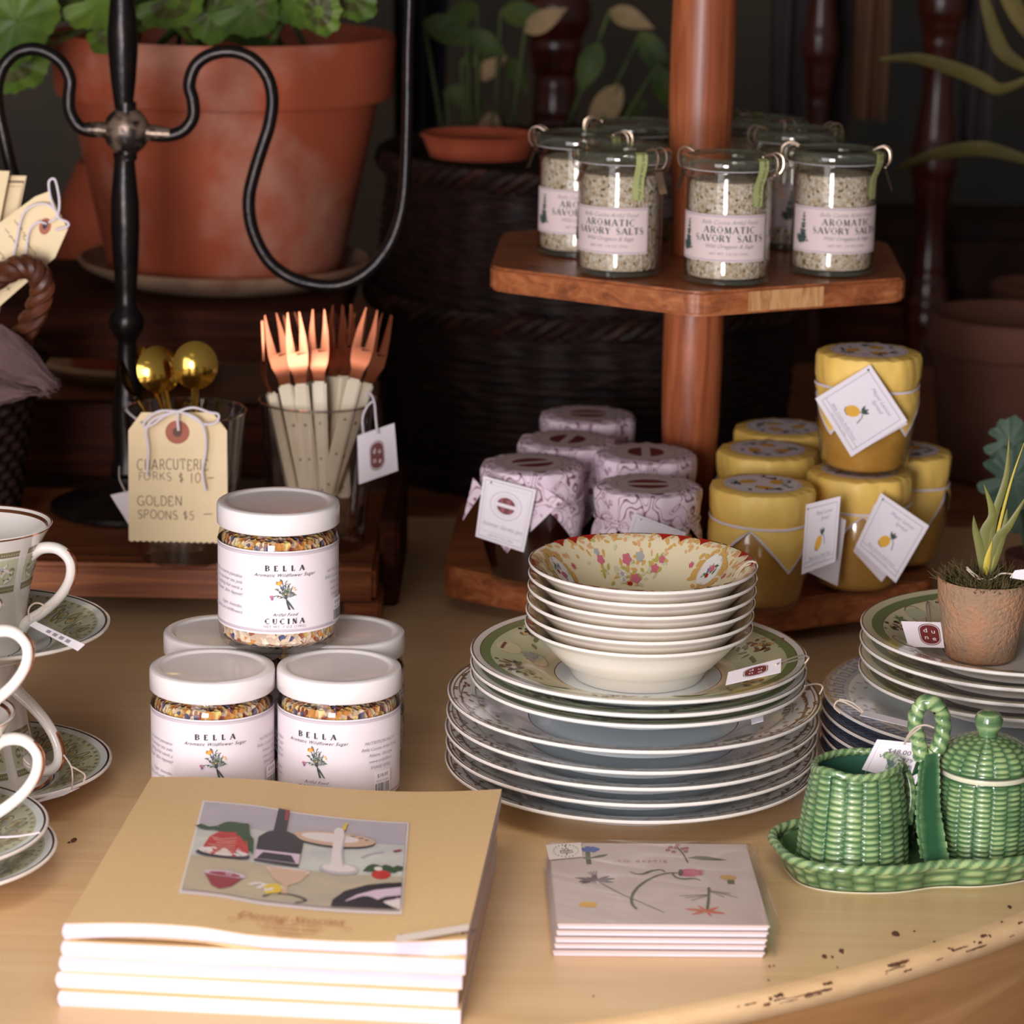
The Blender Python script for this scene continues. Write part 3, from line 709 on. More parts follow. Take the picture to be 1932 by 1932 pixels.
for i, (px, py, ln, an) in enumerate(lv):
    y = 3.09 + .08 * rp.random(); p = aty(px, py, y); dl = ln * 1.5 / 1750
    tip = p + Vector((math.cos(R(an)) * dl, rp.uniform(-.02, .02), -math.sin(R(an)) * dl))
    b = MB(); blade(b, p - L0, tip - L0, dl * .45, 'pale_leaf' if i % 3 == 1 else 'dark_leaf', .1); b.build('leaf', t)
    b = MB(); b.tube([(rp.uniform(-.05, .05), 0, 0), (p - L0) * .6 + Vector((0, 0, .02)), p - L0], [.003, .0025, .002], 'dark_leaf', 5); b.build('stem', t)
# ------------------------------------------------------------------ turned posts, cloths, pots and plants far behind on the right
def spindle(px, y, wpx, z0, name, label, ph):
    x = aty(px, 120, y).x; r = wpx / 2 / (F / (y * math.cos(PITCH) + .1))
    t = thing(name, label, 'post', (x, y, z0)); pr = []
    hh = .75 - z0
    for i in range(121):
        z = hh * i / 120
        pr.append((r * (.82 + .16 * math.sin(z * 34 + ph) + .10 * (1 if math.sin(z * 34 + ph) > .82 else 0) - .08 * (1 if -.2 < math.sin(z * 68 + ph) < 0 else 0)), z))
    b = MB(); b.lathe([(0, 0), *pr, (0, hh)], 'spindle_wood', 32); b.build('turned_shaft', t)
    b = MB(); b.box(-r * 1.1, -r * 1.1, -.02, r * 1.1, r * 1.1, .0, 'spindle_wood', .003); b.build('square_foot', t)
spindle(1047, 3.42, 122, .02, 'turned_post', 'thick dark turned wooden post behind the hamper', 1.0)
spindle(1546, 3.42, 62, .02, 'turned_post', 'thin dark turned wooden post beside the hanging tan cloth', 2.2)
spindle(1772, 3.42, 84, .02, 'turned_post', 'turned wooden post farthest right, behind the terracotta pots', 0.3)
def cloth(name, label, px0, px1, py0, py1, y, m, folds=5):
    p0, p1 = aty(px0, py1, y), aty(px1, py0, y); t = thing(name, label, 'cloth', ((p0.x + p1.x) / 2, y, p0.z))
    b = MB(); wd, hh = p1.x - p0.x, p1.z - p0.z + .2
    b.grid(lambda u, v: ((u - .5) * wd * (1 - .15 * (1 - v)), .018 * math.sin(u * folds * PI * 2) * (1 - .3 * v) + .01 * math.sin(7 * v + 4 * u), hh * v), 60, 24, m)
    b.build('folds', t)
cloth('hanging_cloth', 'tan cloth hanging between two dark turned posts', 1600, 1690, -40, 225, 3.475, 'tan_cloth', 2)
cloth('hanging_cloth', 'grey cloth hanging behind the thin turned post', 1440, 1625, -40, 255, 3.54, 'grey_cloth', 4)
cloth('hanging_cloth', 'narrow grey cloth hanging at far right, past the tan one', 1805, 1880, 60, 290, 3.475, 'grey_cloth', 2)
cloth('hanging_cloth', 'dark navy cloth hanging right of the large terracotta pot', 735, 850, -40, 320, 3.475, 'navy_cloth', 3)
b = MB(); b.box(-.9, -.02, 0, 1.05, .02, .03, 'spindle_wood', .004)
o = b.build('cloth_rail'); o.location = (.35, 3.46, .70); tag(o, 'dark wooden rail above the hanging cloths, out at the back', 'rail')
q = aty(1880, 945, 2.78)
PX = aty(1918, 700, 2.80).x
t = thing('terracotta_planter', 'wide brown terracotta planter with a thick rim behind the lemon jars', 'plant pot', (PX, 2.83, 0))
b = MB(); b.lathe([(0, 0), (.062, 0), (.066, .004), (.0785, .125), (.083, .127), (.085, .131), (.086, .160), (.083, .163), (.077, .163), (.073, .155), (.068, .09), (0, .085)], 'terracotta_brown', 64); b.build('pot_body', t)
PX2 = aty(1965, 600, 3.2).x
t = thing('terracotta_planter', 'paler brown planter half cut off by the frame, behind the wide planter', 'plant pot', (PX2, 3.2, 0))
b = MB(); b.lathe([(0, 0), (.045, 0), (.05, .005), (.058, .13), (.055, .133), (.048, .125), (0, .11)], 'terracotta_brown', 48); b.build('pot_body', t)
t = thing('dark_crate', 'low dark crate on the brown table, right of the hamper', 'crate', (.57, 3.625, 0)); 
b = MB(); b.box(-.42, -.12, .0, .45, .12, .05, 'dark_wood', .006); b.build('base_board', t)
b = MB(); b.box(-.40, -.10, .051, .43, .10, .15, 'wicker_light', .02); b.build('contents', t)
# plants on the right
t = thing('strap_plant', 'strap-leaved plant arching in from the right behind the jars', 'plant', (.72, 2.9, .0)); L0 = Vector((.72, 2.9, 0))
for i, pts in enumerate([[(1850, -30), (1875, 60), (1900, 105), (1960, 140)], [(1880, -40), (1920, 30), (1960, 90)], [(1660, 112), (1730, 110), (1800, 130), (1850, 150), (1890, 168), (1960, 140)],
                         [(1690, 320), (1760, 292), (1840, 280), (1900, 290), (1990, 320)], [(1900, -40), (1930, 40), (1990, 120)]]):
    path = smooth([aty(x, y, 2.78) - L0 for x, y in pts], 6); n = len(path)
    b = MB(); b.tube(path, [(.0012, .0013 + .0062 * math.sin(PI * min(1, (j + 1) / n * .95))) for j in range(n)], 'strap_leaf', 8, flat=(0, 1, .3)); b.build('leaf', t)
b = MB(); b.lathe([(0, 0), (.05, 0), (.06, .12), (.055, .12), (0, .10)], 'terracotta_brown', 32); b.build('pot', t)
b = MB(); b.tube(smooth([(0, 0, .1), (.01, -.06, .25), (.0, -.1, .42)], 8), .006, 'strap_leaf', 8); b.build('stem', t)
q = aty(1925, 905, 2.28)
t = thing('grey_leaf_plant', 'dusty green plant with ruffled leaves at right edge, before the planter', 'plant', (q.x + .03, 2.33, 0)); L0 = Vector((q.x + .03, 2.33, 0))
for i, (px, py, r) in enumerate([(1910, 905, 62), (1905, 835, 46), (1945, 955, 60), (1960, 860, 60)]):
    p = aty(px, py, 2.30 + .02 * i) - L0; b = MB(); round_leaf(b, p, r / 2330, (-.5, -1, .5 - .2 * i), 'teal_leaf', None, 40 + i); b.build('leaf', t)
    b = MB(); b.tube([(0, 0, .01), p * .6, p], .002, 'teal_leaf', 6); b.build('stem', t)
b = MB(); b.lathe([(0, 0), (.024, 0), (.03, .05), (.027, .05), (0, .045)], 'terracotta_brown', 28); b.build('pot', t)
# ================================================================== wooden riser with the tumblers
RY = 2.249
t = thing('wooden_riser', 'low reddish wooden riser board on short feet, under the glass tumblers', 'riser', (-0.10, RY, 0))
def ang_box(b, *a, m='riser_wood', bev=.003): b.box(*a, m, bev)
b = MB(); b.box(-.60, 0, .020, -.008, .255, .048, 'riser_wood', .0035); b.build('board', t)
b = MB(); b.box(-.034, .006, 0, -.004, .25, .0199, 'riser_wood', .002); b.build('foot', t)
b = MB(); b.box(-.56, .006, 0, -.53, .25, .0199, 'riser_wood', .002); b.build('foot', t)
b = MB(); b.box(-.0079, .06, .0, .008, .25, .075, 'dark_wood', .003); b.build('end_panel', t)
# tumblers
def tumbler(px, py, label, rtop, rbase, hgt):
    p = at(px, py, .048); t = thing('glass_tumbler', label, 'tumbler', p)
    b = MB()
    b.lathe([(0, .0), (rbase * .86, 0), (rbase * .97, .003), (rbase, .009), (rtop, hgt - .001), (rtop - .0008, hgt), (rtop - .0017, hgt - .001), (rbase - .0022, .019)], 'tumbler_glass', 72)
    b.build('wall', t)
    b = MB(); b.tube([((rtop - .0008) * math.cos(2 * PI * i / 90), (rtop - .0008) * math.sin(2 * PI * i / 90), hgt - .0004) for i in range(90)], .00105, 'glass_edge', 8, closed=True); b.build('rim', t)
    b = MB(); b.lathe([(rbase - .0026, .021), (rbase * .8, .013), (0, .0105)], 'thick_glass', 56); b.build('thick_base', t)
    return t, p
T1, P1 = tumbler(352, 1052, 'clear glass tumbler holding the golden spoons, behind the manila price tag', .049, .0385, .122)
T2, P2 = tumbler(600, 1030, 'clear glass tumbler packed with copper charcuterie forks', .0485, .0385, .123)
# forks
FORK = [(-.0045, 0), (-.0050, .008), (-.0078, .017), (-.0086, .026), (-.0078, .040), (-.0052, .058), (-.0042, .0585), (-.0036, .045), (-.0018, .027), (0, .0245), (.0018, .027), (.0036, .045), (.0042, .0585), (.0052, .058), (.0078, .040), (.0086, .026), (.0078, .017), (.0050, .008), (.0045, 0)]
def frame_of(n, tip, face):
    z = (Vector(tip) - Vector(n)).normalized(); y = -Vector(face); y = (y - z * y.dot(z)).normalized(); x = y.cross(z)
    return Matrix((x, y, z)).transposed().to_4x4()
FK = [((538, 727), (518, 593), 2.292, (.15, -1, 0), 'copper fork leaning left, its broad face forward, second from the left'), ((568, 725), (556, 592), 2.289, (0, -1, 0), 'frontmost copper fork, left of centre, standing nearly upright'),
      ((603, 721), (598, 586), 2.300, (-.1, -1, .2), 'copper fork catching an orange gleam in the middle of the tumbler'), ((625, 712), (643, 578), 2.325, (.5, -1, 0), 'dark copper fork behind the middle of the bunch'),
      ((648, 711), (662, 577), 2.315, (.75, -1, 0), 'copper fork turned sideways, right of the middle'), ((669, 716), (702, 580), 2.302, (.1, -1, 0), 'broad copper fork leaning right, just left of the rightmost fork'),
      ((692, 724), (738, 590), 2.312, (.55, -1, 0), 'rightmost copper fork in the tumbler'), ((512, 742), (488, 588), 2.305, (-1, -.35, 0), 'leftmost copper fork, seen edge on'),
      ((585, 722), (533, 577), 2.335, (.2, -1, 0), 'copper fork at the back left, only its tines clear of the others'), ((640, 716), (577, 580), 2.342, (-.2, -1, 0), 'copper fork at the back, tines crossing behind the frontmost fork'),
      ((640, 722), (690, 576), 2.34, (.3, -1, 0), 'copper fork at the back right, half hidden by the broad fork')]
f0 = None
for i, (n, tp, y, fc, lb) in enumerate(FK):
    N = aty(*n, y); T_ = aty(*tp, y + .004); Bt = N - (T_ - N).normalized() * .098; dv = Vector((Bt.x - P2.x, Bt.y - P2.y))
    if dv.length > .022: dv = dv * (.022 / dv.length)
    Bt = Vector((P2.x + dv.x, P2.y + dv.y, max(Bt.z, P2.z + .013)))
    M_ = frame_of(N, N + (N - Bt), fc)
    lb = lb if 'fork' in lb.split()[:3] or True else lb
    if f0 is None:
        f0 = thing('charcuterie_fork', lb, 'fork', N, 0, 'copper forks in the glass tumbler')
        b = MB(); k = len(FORK); bend = lambda z: .006 * (z / .058) ** 2 - .004 * math.sin(PI * min(1, z / .03)) 
        half = FORK[:10]; cen = [(-.0001, 0), (-.0001, .008), (-.0001, .017), (-.0001, .0235)]
        vs = [(x, bend(z) - .0008, z) for x, z in FORK] + [(x * .82, bend(z) + .0008, z) for x, z in FORK]
        # front and back faces as strips: body below the slot, then the two tines
        def faces(o): 
            F_ = [(0, 1, 17, 18), (1, 2, 16, 17), (2, 3, 15, 16), (3, 8, 9, 10, 15), (3, 4, 7, 8), (4, 5, 6, 7), (10, 11, 14, 15), (11, 12, 13, 14)]
            return [tuple(i_ + o for i_ in f) for f in F_]
        b.add(vs, faces(0) + [tuple(reversed(f)) for f in faces(k)] + [(j, j + 1, k + j + 1, k + j) for j in range(k - 1)], 'copper')
        b.build('head', f0, 30)
        b = MB(); b.box(-.0056, -.0038, -.097, .0056, .0038, .001, 'bone', .0016)
        ar = Art()
        for z in (-.033, -.062, -.088): ar.ell(0, z, .0011, .0011, 'pin')
        b.art(ar, lambda u, v, h: (u, -.0038 - h, v), .0001); b.build('handle', f0)
        o = f0
    else: o = dup(f0, N, 0, lb)
    q = M_.to_euler(); o.rotation_euler = q
# spoons
SP = [((368, 738), (369, 648), 2.262, (.15, -1, .1), 'golden spoon standing apart on the right, round bowl facing forward', 1), ((312, 745), (288, 655), 2.268, (.55, -1, .1), 'golden spoon left of the other round bowl, turned partly aside', 1),
      ((292, 742), (262, 650), 2.277, (-.9, -.5, 0), 'golden spoon seen edge on, tucked behind the second spoon', 1), ((262, 762), (228, 672), 2.282, (-1, -.15, 0), 'dark gold spoon edge on, leaning farthest left against the iron post', 1)]
s0 = None
for n, tp, y, fc, lb, _ in SP:
    N = aty(*n, y); T_ = aty(*tp, y + .004)
    if s0 is None:
        s0 = thing('golden_spoon', lb, 'spoon', N, 0, 'golden spoons in the glass tumbler')
        b = MB()
        def bowl(u, v):
            a = 2 * PI * u; r = v; x, z = .0178 * r * math.cos(a), .0192 * r * math.sin(a) + .0205
            return (x, -.0065 * (1 - r * r), z)
        b.grid(bowl, 40, 10, 'gold', cu=True); b.grid(lambda u, v: Vector(bowl(u, v)) + Vector((0, .0009, 0)), 40, 10, 'gold', cu=True)
        b.build('bowl', s0, 60)
        b = MB(); b.tube([(0, .0, .004), (0, .002, -.006), (0, .002, -.03), (0, 0, -.075)], [(.0016, .003), (.0016, .0028), (.0016, .0026), (.0016, .0035)], 'gold', 10, flat=(0, 1, 0)); b.build('handle', s0)
        o = s0
    else: o = dup(s0, N, 0, lb)
    o.rotation_euler = frame_of(N, T_, fc).to_euler()
# manila tag on the spoon tumbler
TY = 2.214
def pxcard(cs, ys): return card([aty(x, y, d) for (x, y), d in zip(cs, ys)])
mt_ = thing('manila_tag', 'manila price tag handwritten CHARCUTERIE FORKS, tied before the spoon tumbler', 'price tag', aty(335, 1020, TY))
L0 = Vector(mt_.location)
f = pxcard([(242, 778), (428, 778), (430, 1026), (243, 1022)], [TY + .004, TY + .004, TY - .004, TY - .004])
W_, H_ = 186 / 248, 1.0
b = MB(); out = [(.115 / W_ * .87, 1.0), (.855, 1.0), (1.0, .862), (1.0, .01)]
for i in range(34): out.append((1 - i / 33, .0 + (.012 if i % 2 else 0)))
out += [(0, .01), (0, .862)]
for sgn, hh in ((1, .0003), (-1, -.0003)):
    vs = [f(u, v, hh) for u, v in out] + [f(.5, .5, hh)]; n = len(out)
    b.add(vs, [(i, (i + 1) % n, n) for i in range(n)], 'manila')
ar = Art(); sx = lambda x: (x - 242) / 187; sy = lambda y: 1 - (y - 778) / 246
ar.ell(sx(335), sy(815), 23 / 187, 22 / 246, 'tag_ring', 0, 28); ar.ell(sx(335), sy(815), 9 / 187, 9 / 246, 'ink_brown', 0, 18)
A2 = Art(); hw = lambda txt, x, y, h, xs: A2.caps(txt, x, y, h, 'ink_brown', .14, .08, .08, 'L', False, .05, xs)
hw('CHARCUTERIE', 259, -886, 20, .70); hw('FORKS', 260, -906, 15, 1.0); hw('$ 10', 338, -910, 18, .85); A2.stroke([(391, -901), (404, -900)], 1.5, 'ink_brown'); hw('GOLDEN', 259, -954, 18, .88); hw('SPOONS', 259, -979, 16, .92); hw('$5', 346, -979, 16, .9); A2.stroke([(384, -969), (400, -968)], 1.5, 'ink_brown')
for m, pts, fc in A2.sh: ar.sh.append((m, [(sx(x), sy(-y)) for x, y in pts], fc))
b.art(ar, f, .0004, .000004); b.build('paper', mt_, shift=L0)
def tw(pts, y, r=.0011, m='twine', par=None, L=None, nm='string'):
    b = MB(); b.tube(smooth([aty(p[0], p[1], (p[2] if len(p) > 2 else y)) - L for p in pts], 6), r, m, 7); return b.build(nm, par)
tw([(337, 812, 2.209), (335, 790, 2.2075), (336, 776, 2.2085)], TY, .0011, 'twine', mt_, L0)
tw([(336, 776, 2.206), (300, 776, 2.206), (275, 793, 2.2065), (272, 806, 2.207), (290, 800, 2.207), (310, 785, 2.206), (336, 776, 2.205), (365, 769, 2.206), (395, 778, 2.206), (412, 782, 2.207), (408, 797, 2.207), (385, 800, 2.207), (360, 786, 2.206), (337, 776, 2.205)], TY, .0010, 'twine', mt_, L0)
tw([(336, 776, 2.206), (292, 790, 2.206), (276, 812, 2.207), (280, 850, 2.206), (277, 898, 2.206)], TY, .0011, 'twine', mt_, L0, 'string_end')
tw([(336, 776, 2.206), (372, 790, 2.206), (386, 815, 2.206), (388, 850, 2.207), (382, 890, 2.206), (388, 926, 2.206)], TY, .0011, 'twine', mt_, L0, 'string_end')
tw([(270, 800, 2.21), (240, 775, 2.262), (246, 760, 2.30)], TY, .0010, 'twine', mt_, L0, 'string_end')
# white tag peeping from behind the manila tag
q = aty(240, 960, 2.255); t = thing('price_tag', 'white price tag corner poking out left of the manila tag', 'price tag', q)
b = MB(); slab(b, pxcard([(208, 934), (262, 922), (285, 975), (243, 990)], [2.255] * 4), 'paper_white'); b.build('paper', t, shift=q)
tw([(238, 930, 2.254), (226, 905, 2.26), (225, 880, 2.27)], 2.25, .0006, 'twine_natural', t, q)
# small square tag with the maroon mark on the fork tumbler
q = aty(712, 880, 2.27); t = thing('price_tag', 'square white tag with maroon oval mark hanging off the fork tumbler', 'price tag', q)
f = pxcard([(674, 822), (744, 798), (751, 888), (677, 914)], [2.272, 2.268, 2.262, 2.266])
b = MB(); slab(b, f, 'paper_white'); ar = Art(); logo(ar, .5, .46, .19, .30); b.art(ar, f, .0002); b.build('paper', t, shift=q)
tw([(712, 818, 2.264), (709, 790, 2.268), (706, 758, 2.278), (697, 741, 2.287), (690, 748, 2.293)], 2.27, .0010, 'twine', t, q)
tw([(686, 820, 2.279), (684, 790, 2.281), (692, 768, 2.284), (703, 757, 2.281)], 2.27, .0009, 'twine', t, q)
# ------------------------------------------------------------------ basket at the left edge with linen bow, tag and cards
BX, BY, BZ = -0.475, 2.36, .048
t = thing('handled_basket', 'dark twig basket with twisted handle cut off at left edge, on riser', 'basket', (BX, BY, BZ)); L0 = Vector((BX, BY, BZ))
b = MB()
def bk(u, v):
    a = 2 * PI * u; z = .145 * v; r = .060 + .022 * v + .003 * math.sin(z / .008 * PI + (PI if int(u * 48) % 2 else 0)) * abs(math.sin(24 * a)) ** .5
    return (r * math.cos(a), r * math.sin(a), z)
b.grid(bk, 192, 70, 'wicker', cu=True); b.lathe([(0, .002), (.06, .002)], 'wicker', 32); b.build('woven_body', t, 80)
HP = smooth([aty(x, y, d) - L0 for x, y, d in [(48, 690, 2.29), (40, 640, 2.275), (66, 590, 2.262), (80, 545, 2.258), (68, 512, 2.256), (40, 503, 2.256), (0, 520, 2.258), (-50, 560, 2.262), (-85, 610, 2.27), (-105, 690, 2.29)]], 9)
for k in range(3):
    b = MB(); pts = []
    for i, p in enumerate(HP):
        tg = (HP[min(i + 1, len(HP) - 1)] - HP[max(0, i - 1)]).normalized(); n1 = tg.cross(Vector((0, 1, 0))).normalized(); n2 = tg.cross(n1); ph = i * .42 + k * 2 * PI / 3
        pts.append(p + (n1 * math.cos(ph) + n2 * math.sin(ph)) * .0052)
    b.tube(pts, .0050, 'twig', 8); b.build('handle_strand', t)
b = MB()
for k in range(2): b.tube([((.084 + .004 * math.cos(i * .9 + k * PI)) * math.cos(i / 60 * 2 * PI), (.084 + .004 * math.cos(i * .9 + k * PI)) * math.sin(i / 60 * 2 * PI), .146 + .004 * math.sin(i * .9 + k * PI)) for i in range(60)], .0045, 'wicker_light', 6, closed=True)
b.build('rim', t)
q = aty(20, 690, 2.25); t = thing('linen_bow', 'frayed mauve linen ribbon tied in a bow on the basket handle', 'ribbon', q)
def ribbon(rows_, nm):
    b = MB(); rs = [[aty(x, y, d) - q for x, y, d in smooth3(r, 24)] for r in rows_]
    n = len(rs[0])
    def fn(u, v):
        j = v * (len(rs) - 1); j0 = min(int(j), len(rs) - 2); i = min(int(u * (n - 1) + .5), n - 1)
        p = rs[j0][i].lerp(rs[j0 + 1][i], j - j0)
        return p + Vector((0, -.004 * math.sin(PI * (j - j0)) + .003 * noise.noise((u * 5, v * 7, 3)), .0015 * noise.noise((u * 9, v * 5, 8))))
    b.grid(fn, n - 1, 30, 'linen')
    # frayed threads on the free edge
    rr = random.Random(5)
    for k in range(60):
        a = fn(1, k / 59); c_ = fn(.96, k / 59); d = (a - c_).normalized() * rr.uniform(.002, .007) + Vector((rr.uniform(-.002, .002), rr.uniform(-.002, .001), rr.uniform(-.002, .002)))
        b.tube([a - d * .2, a + d], .00022, 'linen', 4)
    b.build(nm, t)
def smooth3(r, k):
    s_ = smooth(r, k // max(1, len(r) - 1) + 1); return [tuple(s_[int(i * (len(s_) - 1) / k)]) for i in range(k + 1)]
ribbon([[(-70, 640, 2.25), (-10, 612, 2.242), (18, 622, 2.24), (60, 655, 2.238), (104, 712, 2.238)], [(-70, 690, 2.24), (-10, 665, 2.232), (30, 680, 2.23), (66, 700, 2.232), (98, 722, 2.234)], [(-70, 720, 2.245), (-10, 712, 2.238), (30, 722, 2.236), (60, 728, 2.236), (84, 738, 2.236)]], 'upper_loop')
ribbon([[(-70, 715, 2.25), (-10, 712, 2.245), (30, 722, 2.243), (60, 730, 2.243), (82, 737, 2.243)], [(-70, 760, 2.24), (-20, 745, 2.236), (20, 742, 2.236), (50, 741, 2.238), (78, 742, 2.24)], [(-70, 790, 2.245), (-20, 772, 2.245), (10, 763, 2.245), (45, 752, 2.245), (70, 743, 2.245)]], 'lower_loop')
# tag on the basket handle
q = aty(60, 470, 2.285); t = thing('manila_tag', 'tilted manila tag with pencil writing and white string, tied to the basket', 'price tag', q)
f = pxcard([(95, 362), (128, 432), (-40, 600), (-150, 520)], [2.28, 2.275, 2.285, 2.29])
def ff(x, y):   # picture pixel to tag coordinates through the plane of the tag
    return aty(x, y, 2.281 + .0 * x)
b = MB()
for hh in (0, .0006):
    vs = [aty(x, y, 2.282 + hh) for x, y in [(66, 371), (92, 361), (128, 432), (104, 486), (-40, 612), (-150, 530)]]
    b.add(vs, [(0, 1, 2, 3, 4, 5)], 'manila')
g = lambda u, v, h: aty(u, -v, 2.282 - h)
ar = Art(); ar.ell(85, -427, 11, 16, 'tag_ring', -15, 24); ar.ell(85, -425, 4.5, 8, 'ink', -15, 14)
rr = random.Random(9)
for k in range(5):      # unreadable pencil scrawl in slanting lines
    x, y = 34 + 26 * k * .55 - 28, -418 - 15 * k * 1.0
    x, y = [(28, -415), (10, -430), (44, -447), (-5, -470), (30, -490)][k]
    for w_ in range(3):
        pts = [(x + (w_ * 13 + j * 2.2) * .62 + rr.uniform(-2, 2), y - (w_ * 13 + j * 2.2) * .9 + rr.uniform(-3, 3)) for j in range(6)]
        ar.stroke(sm2(pts, 3), 1.1, 'ink_brown')
for x, y in [(62, -488), (38, -525), (16, -545)]: ar.stroke([(x - 4, y - 2), (x + 4, y + 2)], 1.2, 'ink_brown'); ar.stroke([(x - 2, y + 4), (x + 2, y - 4)], 1.2, 'ink_brown')
b.art(ar, g, .0003); b.build('paper', t, shift=q)
tw([(92, 420), (108, 408), (112, 380), (106, 345), (100, 337), (92, 345), (96, 375), (106, 400), (112, 412), (128, 420), (126, 428), (104, 434)], 2.277, .0010, 'twine', t, q)
tw([(110, 404), (90, 386), (62, 388), (42, 408), (30, 460), (22, 500)], 2.276, .0010, 'twine', t, q, 'string_end')
tw([(88, 422), (70, 420), (54, 440), (48, 490)], 2.276, .0009, 'twine', t, q, 'string_end')
for k, (x0, x1, lb) in enumerate([(-60, 18, 'front cream card standing upright in the left basket'), (-45, 50, 'rear cream folded card, lined edge, standing in the left basket')]):
    y = 2.315 + .012 * k; q = aty(0, 560, y)
    b = MB(); f = pxcard([(x0, 320 if k == 0 else 330), (x1, 323 if k == 0 else 332), (x1 - 62, 640), (x0 - 62, 640)], [y, y, y, y]); slab(b, f, 'manila', .003)
    ar = Art(); 
    if k: ar.frame(.62, .02, .98, .97, .012, 'ink_brown'); ar.frame(.66, .05, .95, .94, .008, 'kraft')
    b.art(ar, f, .0002); o = b.build('folded_card', shift=q); o.location = q; tag(o, lb, 'card')
# ================================================================== two-tier wooden stand
SXc, SYc = .1485, 2.397
t = thing('tiered_stand', 'two-tier hexagonal wooden stand on a round post', 'display stand', (SXc, SYc, 0))
def hexa(r, rot, cut=.07):
    pts = []
    for k in range(6):
        a = R(-90 + 60 * k) + rot; a1, a2 = R(-150 + 60 * k) + rot, R(-30 + 60 * k) + rot
        p = Vector((r * math.cos(a), r * math.sin(a))); p1 = Vector((r * math.cos(a1), r * math.sin(a1))); p2 = Vector((r * math.cos(a2), r * math.sin(a2)))
        for s_ in range(4):
            tt = s_ / 3; A = p.lerp(p1, cut); B = p.lerp(p2, cut)
            pts.append(tuple(A.lerp(p, tt).lerp(p.lerp(B, tt), tt)))
    return pts
RT = R(-2.5)
b = MB(); b.prism(hexa(.230, RT), .014, .040, 'acacia', .002)
b.build('lower_tier', t)
b = MB(); b.prism(hexa(.192, RT), .2645, .284, 'acacia', .0022)
ar = Art(); fx = lambda u, v, h: (u, v, .284 + h)
ar.ring(0, 0, .158, .158, .003, 'acacia', 72); b.art(ar, fx, .0002)
# paler sapwood block set into the front right edge
c_ = Vector((.192 * math.cos(R(-90) + RT), .192 * math.sin(R(-90) + RT), 0)); e_ = Vector((.192 * math.cos(R(-30) + RT), .192 * math.sin(R(-30) + RT), 0)); nn = Vector((math.cos(R(-60) + RT), math.sin(R(-60) + RT), 0))
b.grid(lambda u, v: c_.lerp(e_, .23 + .36 * u) + nn * .0003 + Vector((0, 0, .2665 + .0155 * v)), 8, 1, 'acacia_end')
b.build('upper_tier', t)
b = MB(); q = lambda py: aty(1320, py, SYc).z
b.lathe([(0, .0405), (.0195, .0405), (.0205, .08), (.0225, .11), (.0245, .15), (.0252, .2), (.0248, .26), (.0245, .264)], 'acacia_post', 48); b.build('lower_post', t)
b = MB(); b.lathe([(0, .2845), (.0205, .2845), (.0208, .32), (.0225, .35), (.0253, .375), (.0268, .41), (.0268, .46), (.0255, .52), (.024, .60), (0, .60)], 'acacia_post', 48); b.build('upper_post', t)
for k in range(3):
    a = R(30 + 120 * k) + RT; b = MB(); b.lathe([(0, 0), (.016, 0), (.018, .003), (.018, .0139), (0, .0139)], 'dark_wood', 24, c=(.17 * math.cos(a), .17 * math.sin(a), 0)); b.build('foot', t)
# ------------------------------------------------------------------ salt jars
def cyl(Rr): return lambda u, v, h: Vector(((Rr + h) * math.sin(u / Rr), -(Rr + h) * math.cos(u / Rr), v))
def herb(ar, x, y, s, m='ink_green', seed=1):
    rr = random.Random(seed)
    ar.stroke([(x - .1 * s, y - .5 * s), (x - .02 * s, y - .1 * s), (x, y + .5 * s)], .03 * s, m)
    for k in range(9):
        t_ = k / 8; yy = y + s * (.48 - .95 * t_); ln = s * (.06 + .15 * t_)
        for sg in (1, -1): ar.leaf(x - .06 * s * t_, yy, 90 - sg * rr.uniform(40, 75), ln, ln * .6, m)
    for k in range(7): ar.ring(x - .12 * s + rr.uniform(-.14, .1) * s, y - rr.uniform(.2, .5) * s, .05 * s, .045 * s, .025 * s, m, 8)
    for k in range(5): ar.ell(x + rr.uniform(-.2, .15) * s, y - rr.uniform(.1, .45) * s, .045 * s, .035 * s, m)
def wire(b, pts, r=.00065): b.tube(smooth(pts, 2), r, 'steel_wire', 7)
